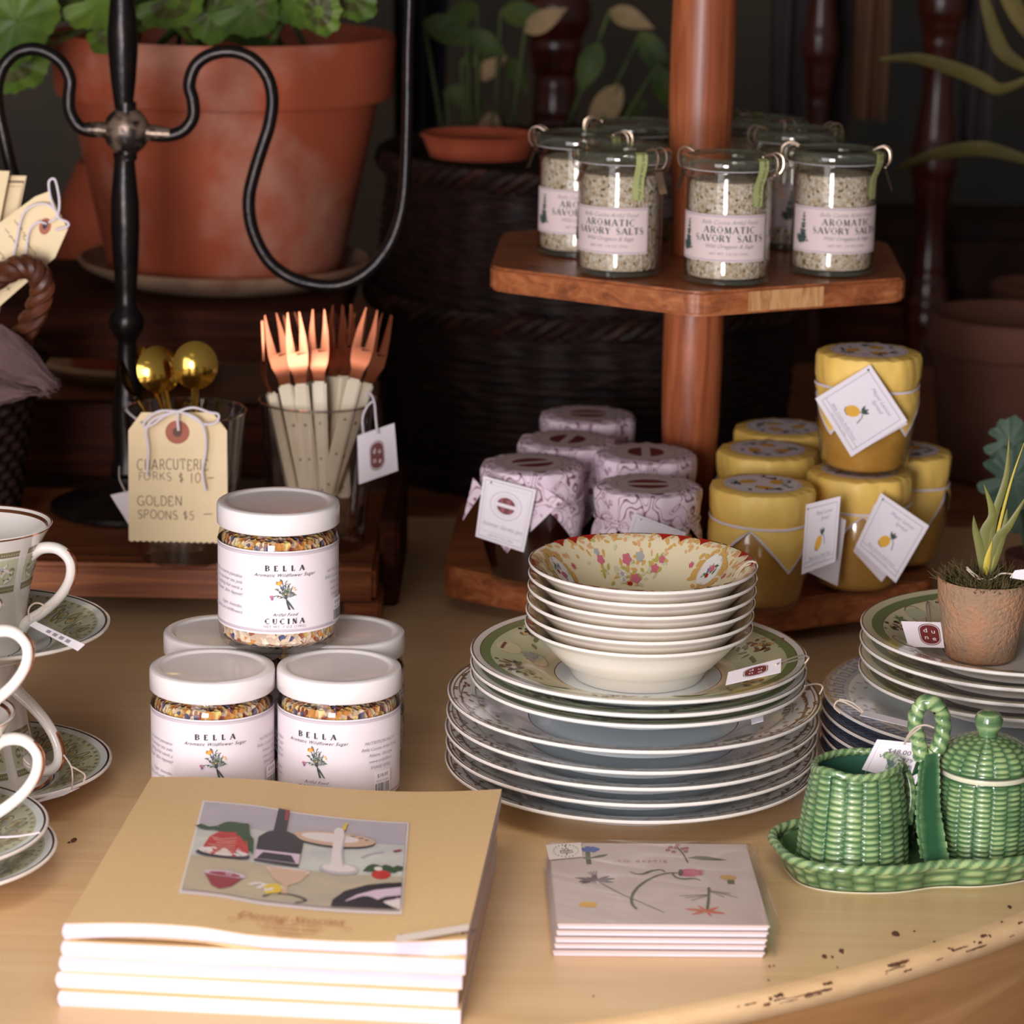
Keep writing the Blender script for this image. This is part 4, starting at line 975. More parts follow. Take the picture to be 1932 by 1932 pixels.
def salt_jar(loc, label, rz):
    t = thing('salt_jar', label, 'jar', loc, rz, 'savory salt jars on the upper tier')
    b = MB(); b.lathe([(0, 0), (.028, 0), (.0322, .003), (.0335, .008), (.0335, .078), (.0338, .081), (.037, .083), (.0385, .086), (.0385, .0885), (.0372, .0895)], 'jar_glass_green', 64)
    b.lathe([(.0372, .0895), (.030, .088), (.0318, .080), (.0318, .006), (0, .005)], 'jar_glass_green', 48); b.build('glass_body', t)
    b = MB(); b.lathe([(0, .0035), (.026, .0035), (.031, .0045)], 'thick_glass_green', 40); b.lathe([(.0336, .0015), (.0337, .005)], 'thick_glass_green', 48); b.build('glass_base', t)
    b = MB(); b.lathe([(.034, .0898), (.0386, .0898), (.0394, .0915), (.0394, .0965), (.0380, .0985), (.0335, .0992), (.0325, .0975), (.027, .0965), (0, .0965)], 'thick_glass_green', 64); b.build('glass_lid', t)
    b = MB(); b.lathe([(.0316, .0893), (.0376, .0893), (.0376, .0899)], 'paper_border', 48); b.build('rubber_ring', t)
    b = MB(); rr = random.Random(2)
    b.lathe([(0, .0055), (.0300, .0055), (.0314, .008), (.0314, .045), (.0312, .074), (.029, .0795), (.016, .0815), (0, .080)], 'herb_salt', 56, rf=lambda a, z: 1 + .006 * noise.noise((a * 4, z * 300, 0))); b.build('salt', t)
    L = .0337; b = MB(); u0, u1 = R(-86) * L, R(56) * L
    b.grid(lambda u, v: cyl(L)(u0 + (u1 - u0) * u, .0195 + .0365 * v, 0), 40, 2, 'label_salt')
    ar = Art(); ar.frame(u0 + .0008, .0203, u1 - .0008, .0552, .0010, 'label_line', 30)
    c0 = 0
    ar.text('Bella Cucina Artful Food', c0, .0488, .0046, 'ink_grey', .4); ar.caps('AROMATIC', c0, .0420, .0050, 'ink_green', .30, .22, .08, 'C', True, 0, .98); ar.caps('SAVORY SALTS', c0, .0354, .0050, 'ink_green', .22, .22, .08, 'C', True, 0, 1.0)
    ar.text('Wild Oregano & Sage', c0, .0303, .0044, 'ink_grey', .4); ar.text('NET WT. 2.8 OZ (79G)', c0, .0250, .0026, 'ink_grey', 0, 1.2)
    herb(ar, R(-62) * L, .0385, .024)
    b.art(ar, cyl(L), .0001, .000004, .002); b.build('label', t)
    for az in (R(62), R(-118)):
        q = Matrix.Rotation(az, 4, 'Z'); V_ = lambda x, r, z: q @ Vector((x, -r, z))
        b = MB()
        for sx_ in (-1, 1):
            wire(b, [V_(sx_ * .004, .030, .0995), V_(sx_ * .0045, .037, .1025), V_(sx_ * .005, .0425, .099), V_(sx_ * .005, .0428, .091), V_(sx_ * .004, .040, .0865)])
        wire(b, [V_(-.004, .030, .0995), V_(0, .029, .0993), V_(.004, .030, .0995)]); wire(b, [V_(-.004, .040, .0865), V_(0, .0395, .0862), V_(.004, .040, .0865)])
        b.grid(lambda u, v: V_((u - .5) * .0085, .0395 + .006 * v, .084 - .0165 * v), 4, 4, 'steel_wire'); b.build('clip', t)
    b = MB(); gr = []
    for r_, z in [(.030, .0992), (.0365, .0996), (.0398, .098), (.0400, .092), (.0392, .0885), (.0372, .084), (.0345, .078), (.0340, .070), (.0340, .062)]: gr.append((r_, z))
    az = R(38)
    def strip(u, v):
        j = v * (len(gr) - 1); j0 = min(int(j), len(gr) - 2); k = j - j0; r_ = gr[j0][0] * (1 - k) + gr[j0 + 1][0] * k + .0004; z = gr[j0][1] * (1 - k) + gr[j0 + 1][1] * k
        return Vector((r_ * math.sin(az) + (u - .5) * .0095 * math.cos(az), -r_ * math.cos(az) + (u - .5) * .0095 * math.sin(az), z))
    b.grid(strip, 2, 24, 'sticker_green'); ar = Art(); ar.text('Bella Cucina Artful Food', 0, 0, .0040, 'ink_green', .4, 1.0, 'CENTER', -90); ar.rect(-.0041, -.03, -.0038, .03, 'ink_green'); ar.rect(.0038, -.03, .0041, .03, 'ink_green')
    SK = Art(); SK.sh = [(m, [(x, y) for x, y in p], fc) for m, p, fc in ar.sh]
    b.art(SK, lambda u, v, h: strip(.5 + u / .0095, min(1, max(0, .62 - v / .046))) + Vector((math.sin(az), -math.cos(az), 0)) * (.0002 + h)); b.build('seal_strip', t)
    return t
def view_rz(p): return math.atan2(-p.x, p.y)       # turns a jar so that its front looks at the camera
SJ = [(1167, 514, -15, 'aromatic savory salts jar left of centre, its label turned left, green seal strip in front'), (1370, 529, 2, 'frontmost aromatic savory salts jar, before the wooden post'), (1568, 513, 20, 'aromatic savory salts jar at the right of the upper tier, herb drawing in view'),
      (1090, 477, 8, 'aromatic savory salts jar farthest left, its bright wire clip sticking out'), (1192, 447, 40, 'aromatic savory salts jar at the back left, only its lid showing beside the post'), (1492, 463, 60, 'aromatic savory salts jar behind the gap between the two right jars'), (1432, 438, 150, 'aromatic savory salts jar at the very back, right of the post')]
j0 = None
for px, py, a, lb in SJ:
    p = at(px, py, .2842)
    if j0 is None: j0 = salt_jar(p, lb, view_rz(p) + R(a))
    else: dup(j0, p, view_rz(p) + R(a), lb)
# ------------------------------------------------------------------ preserve jars under paper caps
BODY = [(0, 0), (.029, 0), (.0325, .003), (.0345, .010), (.0385, .030), (.0400, .046), (.0398, .056), (.0375, .066), (.036, .071), (.0365, .075)]
def body_r(z):
    for (r0, z0), (r1, z1) in zip(BODY[1:], BODY[2:]):
        if z0 <= z <= z1: return r0 + (r1 - r0) * (z - z0) / (z1 - z0)
    return .0365
def paper_cap(b, paper, border, phase, seed, hem=.034, zs=.0695):
    N = 144
    def hemd(a): 
        k = abs(((a - phase) / (PI / 2)) % 1 * 2 - 1); return .003 + hem * k ** 1.15
    rows_ = []
    top = [(.0, .0955), (.030, .0955), (.0365, .0952), (.0398, .0940), (.0412, .0905), (.0410, .084), (.0405, .0765), (.0392, zs + .0022), (.0384, zs)]
    def pt(a, r, z, k):
        oc = 1 + .014 * math.cos(8 * (a - phase) + .6) * k
        cr = 1 + k * .020 * noise.noise((a * 3.1 + seed, z * 60, seed)) + k * .008 * abs(math.sin(a * 11 + seed * 2 + z * 80))
        return (r * oc * cr * math.cos(a), r * oc * cr * math.sin(a), z + k * .0012 * noise.noise((a * 5, seed, z * 30)))
    for r, z in top: rows_.append([pt(2 * PI * i / N, r, z, min(1, max(0, (r - .028) / .012))) for i in range(N)])
    nb = len(rows_)
    for tt in (.16, .34, .55, .75, None, 1.0):
        row = []
        for i in range(N):
            a = 2 * PI * i / N; d = hemd(a); tq = tt if tt is not None else max(.76, 1 - .0028 / d)
            z = zs - d * tq; r = max(body_r(max(z, .004)) + .0014, .0385 - .004 * tq) + .0022 * math.sin(PI * min(1, tq * 1.3)) * .6 + .0006
            row.append(pt(a, r, z, .55))
        rows_.append(row)
    vs = [p for r_ in rows_ for p in r_]; M_ = len(rows_)
    fa = [(j * N + i, j * N + (i + 1) % N, (j + 1) * N + (i + 1) % N, (j + 1) * N + i) for j in range(M_ - 2) for i in range(N)]
    b.add(vs, fa, paper)
    b.add(vs, [((M_ - 2) * N + i, (M_ - 2) * N + (i + 1) % N, (M_ - 1) * N + (i + 1) % N, (M_ - 1) * N + i) for i in range(N)], border)
def disc(z0): return lambda u, v, h: (u, v, z0 + h)
def lemon(ar, x, y, s, rot, leafm='ink_green'):
    ar.ell(x, y, .5 * s, .36 * s, 'yellow_print', rot, 16)
    c, q = math.cos(R(rot)), math.sin(R(rot))
    ar.stroke([(x + .48 * s * c, y + .48 * s * q), (x + .7 * s * c, y + .7 * s * q)], .06 * s, leafm)
    for da in (50, -20, 10): ar.leaf(x + .6 * s * c, y + .6 * s * q, rot + da + 20, .5 * s, .2 * s, leafm)
    ar.stroke([(x - .42 * s * c - .2 * s * q, y - .42 * s * q + .2 * s * c), (x - .5 * s * c, y - .5 * s * q), (x - .3 * s * c + .3 * s * q, y - .3 * s * q - .3 * s * c)], .05 * s, leafm)
def hang_card(par, L0, cs, ys, art, backs=None, name='hang_tag', hole=(.06, .94)):
    f = pxcard(cs, ys); b = MB()
    if backs: slab(b, pxcard(backs[0], backs[1]), 'label_lilac', .0003)
    slab(b, f, 'paper_white', .0003); ar = Art(); art(ar); ar.ell(hole[0], hole[1], .018, .018, 'ink', 0, 12); b.art(ar, f, .00012, .000003)
    return b.build(name, par, shift=L0)
def lemon_art(rot=0, inv=0):
    def g(ar):
        ar.frame(.07, .07, .93, .93, .008, 'ink_grey'); ar.rect(.07, .14, .93, .147, 'ink_grey')
        ar.text('Meyer Lemon', .55, .80, .085, 'ink_grey', .4); ar.text('Spread', .58, .71, .085, 'ink_grey', .4)
        lemon(ar, .44, .38, .24, 50); ar.stroke([(.52, .52), (.60, .45), (.63, .34)], .014, 'ink_green')
        ar.text('Bella Cucina Artful Food', .5, .165, .062, 'ink_grey', .4); ar.text('NET WT. 6 OZ. (170G)', .5, .085, .04, 'ink_grey')
    return g
def cap_string(b, z, r, m='twine', seed=0):
    b.tube([((r + .0008 + .0006 * math.sin(5 * a + seed)) * math.cos(a), (r + .0008 + .0006 * math.sin(5 * a + seed)) * math.sin(a), z + .0010 * math.sin(2 * a + seed)) for a in [2 * PI * i / 60 for i in range(60)]], (.0011, .0007), m, 8, closed=True)
def lemon_jar(loc, label, phase, seed):
    t = thing('lemon_spread_jar', label, 'jar', loc, 0, 'lemon spread jars under yellow paper')
    b = MB(); b.lathe(BODY + [(.0350, .075)], 'jar_glass_green', 64); b.build('glass_body', t)
    b = MB(); b.lathe([(0, .003), (.027, .003), (.0312, .006)] + [(r - .0018, z) for r, z in BODY[3:]] + [(0, .074)], 'lemon_curd', 56); b.build('lemon_spread', t)
    b = MB(); paper_cap(b, 'yellow_paper', 'paper_border', phase, seed); b.build('paper_cap', t, 30)
    b = MB(); ar = Art(); rr = random.Random(seed)
    ar.ell(0, 0, .0305, .0305, 'lemon_disc' if 'lemon_disc' in MT else 'label_lilac', 0, 40); ar.ring(0, 0, .0285, .0285, .0005, 'ink_grey', 40)
    for k in range(3):
        a = 120 * k + 30 * seed; lemon(ar, .013 * math.cos(R(a)), .013 * math.sin(R(a)), .015, a + 60)
    for k in range(16):
        a = rr.uniform(0, 360); ar.leaf(.021 * math.cos(R(a)), .021 * math.sin(R(a)), rr.uniform(0, 360), .007, .003, 'ink_green' if k % 2 else 'ink_grey')
    b.art(ar, disc(.0957), .0001, .00001); b.build('round_label', t)
    b = MB(); cap_string(b, .0695, .0400, 'twine', seed); b.build('string', t)
    return t
LJ = []
zt = .0402
def lj(px, py, z, label, ph, seed):
    p = at(px, py, z); o = lemon_jar(p, label, ph, seed); LJ.append((o, p)); return o, p
P90 = -PI / 2
A_, pA = lj(1430, 1137, zt, 'lemon spread jar at front left of the yellow group, right behind the bowls', P90 + R(28), 1)
B_, pB = lj(1612, 1106, zt, 'lemon spread jar that carries another jar on its lid', P90 - R(46), 2)
Cc, pC = lj(1440, 1060, zt, 'lemon spread jar second row, behind the front left lemon jar', P90 + R(5), 3)
D_, pD = lj(1468, 1012, zt, 'lemon spread jar at the very back of the left lemon column', P90 + R(60), 4)
E_, pE = lj(1690, 1060, zt, 'lemon spread jar at far right, mostly hidden behind its square tag', P90 + R(20), 5)
pT = Vector((pB.x + .003, pB.y + .002, pB.z + .0962))
T_ = lemon_jar(pT, 'lemon spread jar standing on top of another jar, diamond tag in front', P90 + R(-48), 6)
ya = pA.y - .048; yb = pB.y - .052
hang_card(B_, pB, [(1662, 930), (1753, 992), (1690, 1100), (1614, 1030)], [yb, yb, yb - .008, yb - .008], lemon_art(), ([(1650, 950), (1740, 1000), (1663, 1098), (1610, 1040)], [yb + .01, yb + .012, yb + .004, yb + .003]), 'hang_tag', (.08, .93))
hang_card(A_, pA, [(1521, 952), (1586, 936), (1576, 1060), (1512, 1084)], [pA.y - .03, pA.y - .036, pA.y - .045, pA.y - .042], lemon_art(), ([(1560, 960), (1596, 982), (1580, 1106), (1514, 1074)], [pA.y - .025, pA.y - .022, pA.y - .024, pA.y - .034]), 'hang_tag', (.06, .93))
hang_card(T_, pT, [(1642, 688), (1712, 794), (1606, 862), (1538, 752)], [pT.y - .048, pT.y - .050, pT.y - .055, pT.y - .052], lemon_art(), ([(1644, 692), (1712, 800), (1610, 858), (1542, 752)], [pT.y - .044, pT.y - .046, pT.y - .049, pT.y - .048]), 'hang_tag', (.05, .93))
hang_card(E_, pE, [(1735, 868), (1754, 960), (1736, 1015), (1690, 960)], [pE.y - .03, pE.y - .022, pE.y - .022, pE.y - .036], lemon_art(), None, 'hang_tag', (.08, .93))
def jam_jar(loc, label, phase, seed):
    t = thing('jam_jar', label, 'jar', loc, 0, 'dark jam jars under lilac patterned paper')
    b = MB(); b.lathe(BODY + [(.0350, .075)], 'jar_glass_green', 64); b.build('glass_body', t)
    b = MB(); b.lathe([(0, .003), (.027, .003), (.0322, .006)] + [(r - .0009, z) for r, z in BODY[3:]] + [(0, .074)], 'jam', 56); b.build('jam', t)
    b = MB(); paper_cap(b, 'lilac_paper', 'pink_print' if False else 'lilac_paper', phase, seed, .036); b.build('paper_cap', t, 30)
    b = MB(); ar = Art(); ar.ell(0, 0, .031, .031, 'lilac_disc', 0, 40); ar.ring(0, 0, .0245, .0245, .0004, 'maroon', 40)
    ar.poly([(x * .0162, y * .0162 + .0016) for x, y in arc(0, 0, 1, .82, 8, 172, 16)], 'maroon'); ar.poly([(x * .0162, y * .0162 - .0016) for x, y in arc(0, 0, 1, .82, 188, 352, 16)], 'maroon')
    for k in range(12):
        a = 90 - 30 * k; ar.text('BOTTEGA CIBO'[k] if k != 7 else 'U', .0268 * math.cos(R(a)) - .0008, .0268 * math.sin(R(a)) - .001, .0042, 'ink_grey', 0, 1, 'CENTER', a - 90)
    b.art(ar, lambda u, v, h: (u * math.cos(seed * .5) - v * math.sin(seed * .5), u * math.sin(seed * .5) + v * math.cos(seed * .5), .0957 + h), .0001, .00001); b.build('round_label', t)
    b = MB(); cap_string(b, .0695, .0400, 'lilac_paper', seed); b.build('string', t)
    return t
J1p = at(1000, 1092, zt); J1 = jam_jar(J1p, 'dark jam jar at the left with a square white tag hanging on it', P90 - R(28), .8)
J2p = at(1216, 1138, zt); jam_jar(J2p, 'dark jam jar at the front right of its group, behind the floral bowls', P90 + R(10), .1)
jam_jar(at(1212, 1068, zt), 'dark jam jar directly behind the front right one, beside the post', P90 + R(44), 3.1)
jam_jar(at(1066, 1040, zt), 'dark jam jar in the second row of the lilac group, behind the tagged jar', P90 + R(20), 2.6)
jam_jar(at(1104, 984, zt), 'dark jam jar farthest back in the lilac group', P90 + R(30), 0.0)
def jam_art(ar):
    ar.frame(.05, .04, .95, .96, .006, 'leaf_print'); ar.frame(.10, .14, .90, .90, .004, 'label_line')
    ar.ring(.5, .62, .30, .22, .008, 'ink_grey', 40); ar.ring(.5, .62, .22, .165, .006, 'label_line', 40)
    ar.poly([(.5 + .175 * x, .632 + .12 * y) for x, y in arc(0, 0, 1, 1, 8, 172, 14)], 'maroon'); ar.poly([(.5 + .175 * x, .608 + .12 * y) for x, y in arc(0, 0, 1, 1, 188, 352, 14)], 'maroon')
    for k in range(6): ar.ring(.5 + .1 * math.cos(k), .62 + (.07 if k % 2 else -.07), .025, .02, .008, 'pink_print', 8)
    ar.text('Summer Garden Jam', .5, .24, .095, 'ink_grey', .4); ar.rect(.1, .14, .9, .146, 'label_line'); ar.text('NET WT. 7 OZ. (198G)', .5, .075, .05, 'ink_grey')
y1 = J1p.y - .05
hang_card(J1, J1p, [(912, 898), (1012, 924), (988, 1042), (897, 1012)], [y1 + .004, y1 + .002, y1 - .004, y1 - .002], jam_art, None, 'hang_tag', (.16, .93))
y2 = J2p.y - .049
hang_card(bpy.data.objects['jam_jar.001'], J2p, [(1196, 968), (1296, 1006), (1250, 1060), (1178, 1030)], [y2] * 4, lambda ar: ar.frame(.06, .06, .94, .94, .008, 'label_line'), None, 'hang_tag', (.16, .90))
b = MB(); slab(b, pxcard([(1012, 942), (1030, 922), (1062, 945), (1000, 1004)], [y1 + .009] * 4), 'lilac_paper'); b.build('paper_corner', J1, shift=J1p)
b = MB(); b.add([aty(*p_) for p_ in [(893, 900, y1 + .03), (912, 925, y1 + .022), (873, 982, y1 + .016)]], [(0, 1, 2)], 'lilac_paper'); b.build('paper_corner', J1, shift=J1p)
# ================================================================== flower sugar jars
def sprig(ar, x, y, s):
    """little bunch of wild flowers: crossing stems, small leaves, orange bloom at the top, pink one at the left"""
    rr = random.Random(4)
    tips = [(-.22, .42), (-.1, .5), (.02, .44), (.12, .34), (.3, .06), (.38, -.02), (-.34, .2), (-.42, -.08), (.22, .22), (-.16, .26)]
    for tx_, ty_ in tips:
        ar.stroke(sm2([(x + (.22 + rr.uniform(-.1, .1)) * s, y - .52 * s), (x + .04 * s, y - .15 * s), (x + tx_ * .6 * s, y + (ty_ * .6 + .02) * s), (x + tx_ * s, y + ty_ * s)], 3), .018 * s, 'ink_green')
        for k in range(5):
            q = .35 + .16 * k; bx, by = x + (tx_ * q + (1 - q) * .08) * s, y + (ty_ * q - .12 * (1 - q)) * s
            ar.leaf(bx, by, rr.uniform(0, 180), .10 * s, .034 * s, rr.choice(('leaf_print', 'ink_green', 'leaf_print', 'ink_grey')))
    for k in range(6): ar.ell(x - .18 * s + rr.uniform(-.07, .07) * s, y + .43 * s + rr.uniform(-.05, .07) * s, .06 * s, .045 * s, rr.choice(('orange_print', 'yellow_print')), 60 * k, 8)
    for k in range(5): ar.ell(x - .42 * s + rr.uniform(-.05, .05) * s, y - .1 * s + rr.uniform(-.05, .05) * s, .05 * s, .035 * s, rr.choice(('pink_print', 'violet_print')), 50 * k, 8)
    for k in range(4): ar.ell(x + rr.uniform(-.3, .35) * s, y + rr.uniform(0, .4) * s, .03 * s, .03 * s, rr.choice(('yellow_print', 'blue_print')), 0, 7)
def sugar_jar(loc, label, rz):
    t = thing('sugar_jar', label, 'jar', loc, rz, 'white-lidded jars of flower sugar')
    b = MB(); b.lathe([(0, 0), (.034, 0), (.0380, .0022), (.0396, .007), (.0400, .012), (.0400, .0735), (.0392, .0775), (.0372, .0805), (.0368, .0835), (.0368, .0935)], 'clear_glass', 72); b.build('glass_body', t)
    b = MB(); b.lathe([(0, .0025), (.030, .0025), (.037, .006)], 'thick_glass', 48); b.build('glass_base', t)
    b = MB(); b.lathe([(0, .0045), (.034, .0045), (.0376, .008), (.0379, .013), (.0379, .0625)], 'flower_sugar', 72, rf=lambda a, z: 1 + .004 * noise.noise((a * 5, z * 200, 0)))
    b.build('flower_sugar', t)
    b = MB(); b.lathe([(.0380, .0615), (.0382, .067), (.0376, .0725), (.036, .0765), (.030, .0790), (.015, .080), (0, .0795)], 'petals', 72, rf=lambda a, z: 1 + .012 * noise.noise((a * 4, z * 260, 3))); b.build('petals', t)
    b = MB(); b.lathe([(.0385, .0826), (.0402, .0822), (.0409, .0831), (.0409, .0944), (.0404, .0960), (.0393, .0967), (.0352, .0969), (.0342, .0964), (.0332, .0955), (.032, .0953), (0, .0955)], 'lid_white', 80); b.build('lid', t)
    L = .0403; b = MB(); half = R(168) * L
    b.grid(lambda u, v: cyl(L)(-half + 2 * half * u, .0158 + .0562 * v, 0), 72, 2, 'label_lilac')
    ar = Art()
    for v0 in (.0172, .0700): ar.rect(-half, v0, half, v0 + .0011, 'label_line', 60)
    for v0 in (.0187, .0692): ar.rect(-half, v0, half, v0 + .0003, 'label_line', 60)
    ar.caps('BELLA', 0, .0590, .0035, 'ink', .95, .28, .10); ar.text('Aromatic Wildflower Sugar', 0, .0551, .0031, 'ink', .45, 1.16)
    sprig(ar, .0, .0428, .0195)
    ar.text('Artful Food', 0, .0284, .0029, 'ink', .45, 1.16); ar.caps('CUCINA', 0, .0231, .0034, 'ink', .60, .28, .10); ar.text('NET WT. 7 OZ (198G)', 0, .0203, .0024, 'ink_grey', 0, 1.2)
    for k, s_ in enumerate(['Sprinkle on warm pancakes', 'or stir into summer tea; pale', 'and anything that needs a', 'little flower. Bon Appetit!', '', 'Sugar, lavender,', 'marigold and wildflowers']):
        ar.text(s_, -.0290, .0525 - .0041 * k, .0031, 'ink_grey', .4, 1, 'RIGHT', -3)
    for k, s_ in enumerate(['NUTRITION FACTS', 'Bella Cucina Artful Food', 'Atlanta, Georgia', 'www.artfulfood', 'SHAKE WELL']): ar.text(s_, .0440, .054 - .0042 * k, .0030, 'ink_grey', .3, 1)
    ar.rect(.0385, .0185, .0525, .0345, 'paper_white', 6); ar.text('$18.00', .0455, .0306, .0034, 'ink'); ar.text('Bella Cucina', .0455, .0275, .0021, 'ink_grey'); barcode(ar, .0395, .0195, .0518, .0265)
    b.art(ar, cyl(L), .0001, .000003, .002); b.build('label', t)
    return t
sj0 = None
for px, py, z, a, lb in [(525, 944, .194, 6, 'jar of flower sugar on top of the jar pyramid, label facing straight out'), (400.5, 1255, .097, 2, 'front left jar of flower sugar in the bottom layer, partly behind the books'), (640, 1255, .097, -21, 'front right jar of flower sugar in the bottom layer, barcode sticker at its side'),
                      (421, 1192, .097, 120, 'jar of flower sugar at the back left of the bottom layer, only its lid showing'), (650, 1192, .097, 75, 'jar of flower sugar at the back right of the bottom layer')]:
    p = at(px, py, z); 
    if py == 1192: p.y += .004
    p.z = 0.0002 if z < .1 else .0973
    if sj0 is None: sj0 = sugar_jar(p, lb, view_rz(p) + R(a))
    else: dup(sj0, p, view_rz(p) + R(a), lb)
# ================================================================== stack of books
BK = [at(243, 1463, .047), at(915, 1497, .047), at(905, 1776, .047), at(160, 1749, .047)]
bc = sum(BK, Vector()) / 4; bw = ((BK[1] - BK[0]).length + (BK[2] - BK[3]).length) / 2; bd = ((BK[3] - BK[0]).length + (BK[2] - BK[1]).length) / 2
brz = math.atan2((BK[1] - BK[0]).y + (BK[2] - BK[3]).y, (BK[1] - BK[0]).x + (BK[2] - BK[3]).x)
TH = .0094
def book(loc, label, rz, warp=False):
    t = thing('art_book', label, 'book', loc, rz, 'cream art books in a stack')
    x0, x1, y0, y1 = -bw / 2, bw / 2, -bd / 2, bd / 2
    def wv(x, y):
        if not warp: return 0
        u = (x - x0) / bw; return .0042 * math.sin(PI * min(1, u / .45)) * .55 * (1 - .4 * (y - y0) / bd) - .0030 * math.sin(PI * max(0, (u - .35) / .65)) + .0018 * u ** 6
    def wl(x, y):
        if not warp: return 0
        u = (x - x0) / bw; return .0042 * math.sin(PI * min(1, u / .5)) * (1 - (y - y0) / bd * .8) * .8
    tc = .00045
    def blk(name, xa, xb, ya, yb, za, zb, m, nx=40, ny=16):
        b = MB(); top = lambda u, v: (xa + (xb - xa) * u, ya + (yb - ya) * v, zb + wv(xa + (xb - xa) * u, ya + (yb - ya) * v))
        bot = lambda u, v: (xa + (xb - xa) * u, ya + (yb - ya) * v, za + (wl if za < TH / 2 else wv)(xa + (xb - xa) * u, ya + (yb - ya) * v))
        b.grid(top, nx, ny, m); b.grid(lambda u, v: bot(1 - u, v), nx, ny, m)
        for A_, B_ in (((0, 0), (1, 0)), ((1, 0), (1, 1)), ((1, 1), (0, 1)), ((0, 1), (0, 0))):
            n_ = nx if A_[1] == B_[1] else ny
            b.grid(lambda u, v: Vector(bot(A_[0] + (B_[0] - A_[0]) * u, A_[1] + (B_[1] - A_[1]) * u)).lerp(Vector(top(A_[0] + (B_[0] - A_[0]) * u, A_[1] + (B_[1] - A_[1]) * u)), v), n_, 2, m)
        return b
    blk('pages', x0 + .0008, x1, y0, y1, tc, TH - tc, 'page_white').build('pages', t)
    b = blk('front_cover', x0, x1, y0, y1, TH - tc, TH, 'kraft')
    if warp:
        M_ = Matrix.Rotation(rz, 4, 'Z'); M_.translation = loc; Mi = M_.inverted()
        def uv(px, py):
            p = Mi @ at(px, py, .047); return p.x, p.y
        ar = Art(); c4 = [uv(*p) for p in [(386, 1520), (767, 1551), (754, 1718), (343, 1689)]]
        def q(x, y):    # 0..1 across the plate, y down
            a = Vector(c4[0]).lerp(Vector(c4[1]), x); d = Vector(c4[3]).lerp(Vector(c4[2]), x); p = a.lerp(d, y); return (p.x, p.y)
        P_ = lambda pts, m: ar.poly([q(x, y) for x, y in pts], m)
        def panel(xa, xb, ya, yb, m, n=24):
            for i in range(n):
                u0, u1 = xa + (xb - xa) * i / n, xa + (xb - xa) * (i + 1) / n
                for j in range(4):
                    v0, v1 = ya + (yb - ya) * j / 4, ya + (yb - ya) * (j + 1) / 4
                    ar.sh.append((m, [q(u0, v0), q(u1, v0), q(u1, v1), q(u0, v1)], [(0, 1, 2, 3)]))
        panel(-.012, 1.012, -.025, 1.025, 'art_white'); nb = len(ar.sh)
        panel(0, 1, 0, .27, 'art_lilac'); panel(0, 1, .27, .64, 'art_grey'); panel(0, 1, .64, 1, 'art_sand')
        E_ = lambda x, y, rx, ry, m, n=20: P_([(x + rx * math.cos(2 * PI * k / n), y + ry * math.sin(2 * PI * k / n)) for k in range(n)], m)
        S_ = lambda pts, w_, m: ar.stroke([q(x, y) for x, y in sm2(pts, 4)], w_, m)
        E_(.66, .28, .20, .085, 'art_black'); E_(.66, .265, .20, .08, 'art_peach'); E_(.64, .255, .14, .05, 'art_white')
        for k in range(7): S_([(.10 + .02 * k, .30 + .01 * k), (.16 + .012 * k, .24), (.24 + .004 * k, .36 + .02 * k), (.28, .52)], .0025, 'art_green')
        S_([(.0, .30), (.05, .33), (.10, .31)], .005, 'art_green'); P_([(.08, .34), (.14, .26), (.22, .27), (.28, .40), (.29, .56), (.26, .50), (.22, .38)], 'art_green')
        E_(.15, .60, .13, .045, 'art_black'); E_(.15, .57, .12, .05, 'art_white'); P_([(.07, .42), (.11, .36), (.19, .35), (.25, .43), (.27, .56), (.21, .62), (.10, .62), (.05, .54)], 'art_red')
        for k in range(7): S_([(.07 + .02 * (k % 3), .42 + .03 * k), (.13 + .02 * (k % 2), .44 + .025 * k), (.20, .41 + .03 * k)], .0009, 'art_peach')
        P_([(.30, .62), (.30, .36), (.335, .29), (.365, .26), (.37, 0), (.425, 0), (.425, .24), (.47, .27), (.515, .34), (.51, .62)], 'art_black'); P_([(.30, .50), (.51, .48), (.51, .59), (.30, .60)], 'art_pink')
        P_([(.405, .0), (.425, .0), (.425, .12), (.408, .12)], 'art_wine')
        E_(.70, .60, .095, .06, 'art_lilac'); E_(.70, .585, .08, .045, 'art_white'); P_([(.66, .56), (.655, .16), (.67, .13), (.70, .135), (.705, .22), (.715, .56)], 'art_white'); S_([(.70, .15), (.705, .09), (.715, .07)], .0022, 'art_yellow'); S_([(.71, .2), (.705, .4), (.72, .56)], .0012, 'art_lilac')
        for k in range(5): S_([(.83 + .03 * k, .60), (.86 + .03 * k, .53 + .02 * (k % 2)), (.90 + .02 * k, .58)], .0045, 'art_green')
        E_(.90, .63, .045, .05, 'art_red'); E_(.885, .565, .02, .022, 'art_white'); S_([(.80, .45), (.84, .40), (.90, .37)], .002, 'art_lilac'); S_([(.95, .36), (.985, .34)], .003, 'art_wine')
        P_([(.08, .80), (.28, .80), (.22, .93), (.17, .97), (.13, .94)], 'art_wine'); E_(.18, .81, .10, .03, 'art_pink'); E_(.18, .815, .075, .02, 'art_wine')
        for k in range(4): S_([(.30 + .04 * k, .88 + .02 * k), (.36 + .03 * k, .84), (.40, .95)], .003, 'art_white')
        S_([(.37, .88), (.42, .84), (.43, .90), (.38, .93)], .005, 'art_yellow')
        P_([(.36, .66), (.57, .66), (.53, .78), (.475, .83), (.48, .93), (.455, .93), (.455, .83), (.40, .77)], 'art_peach'); E_(.465, .67, .105, .028, 'art_white'); E_(.465, .675, .08, .018, 'art_peach')
        S_([(.37, .97), (.42, .93), (.50, .92), (.57, .96), (.52, 1.0)], .0016, 'art_black')
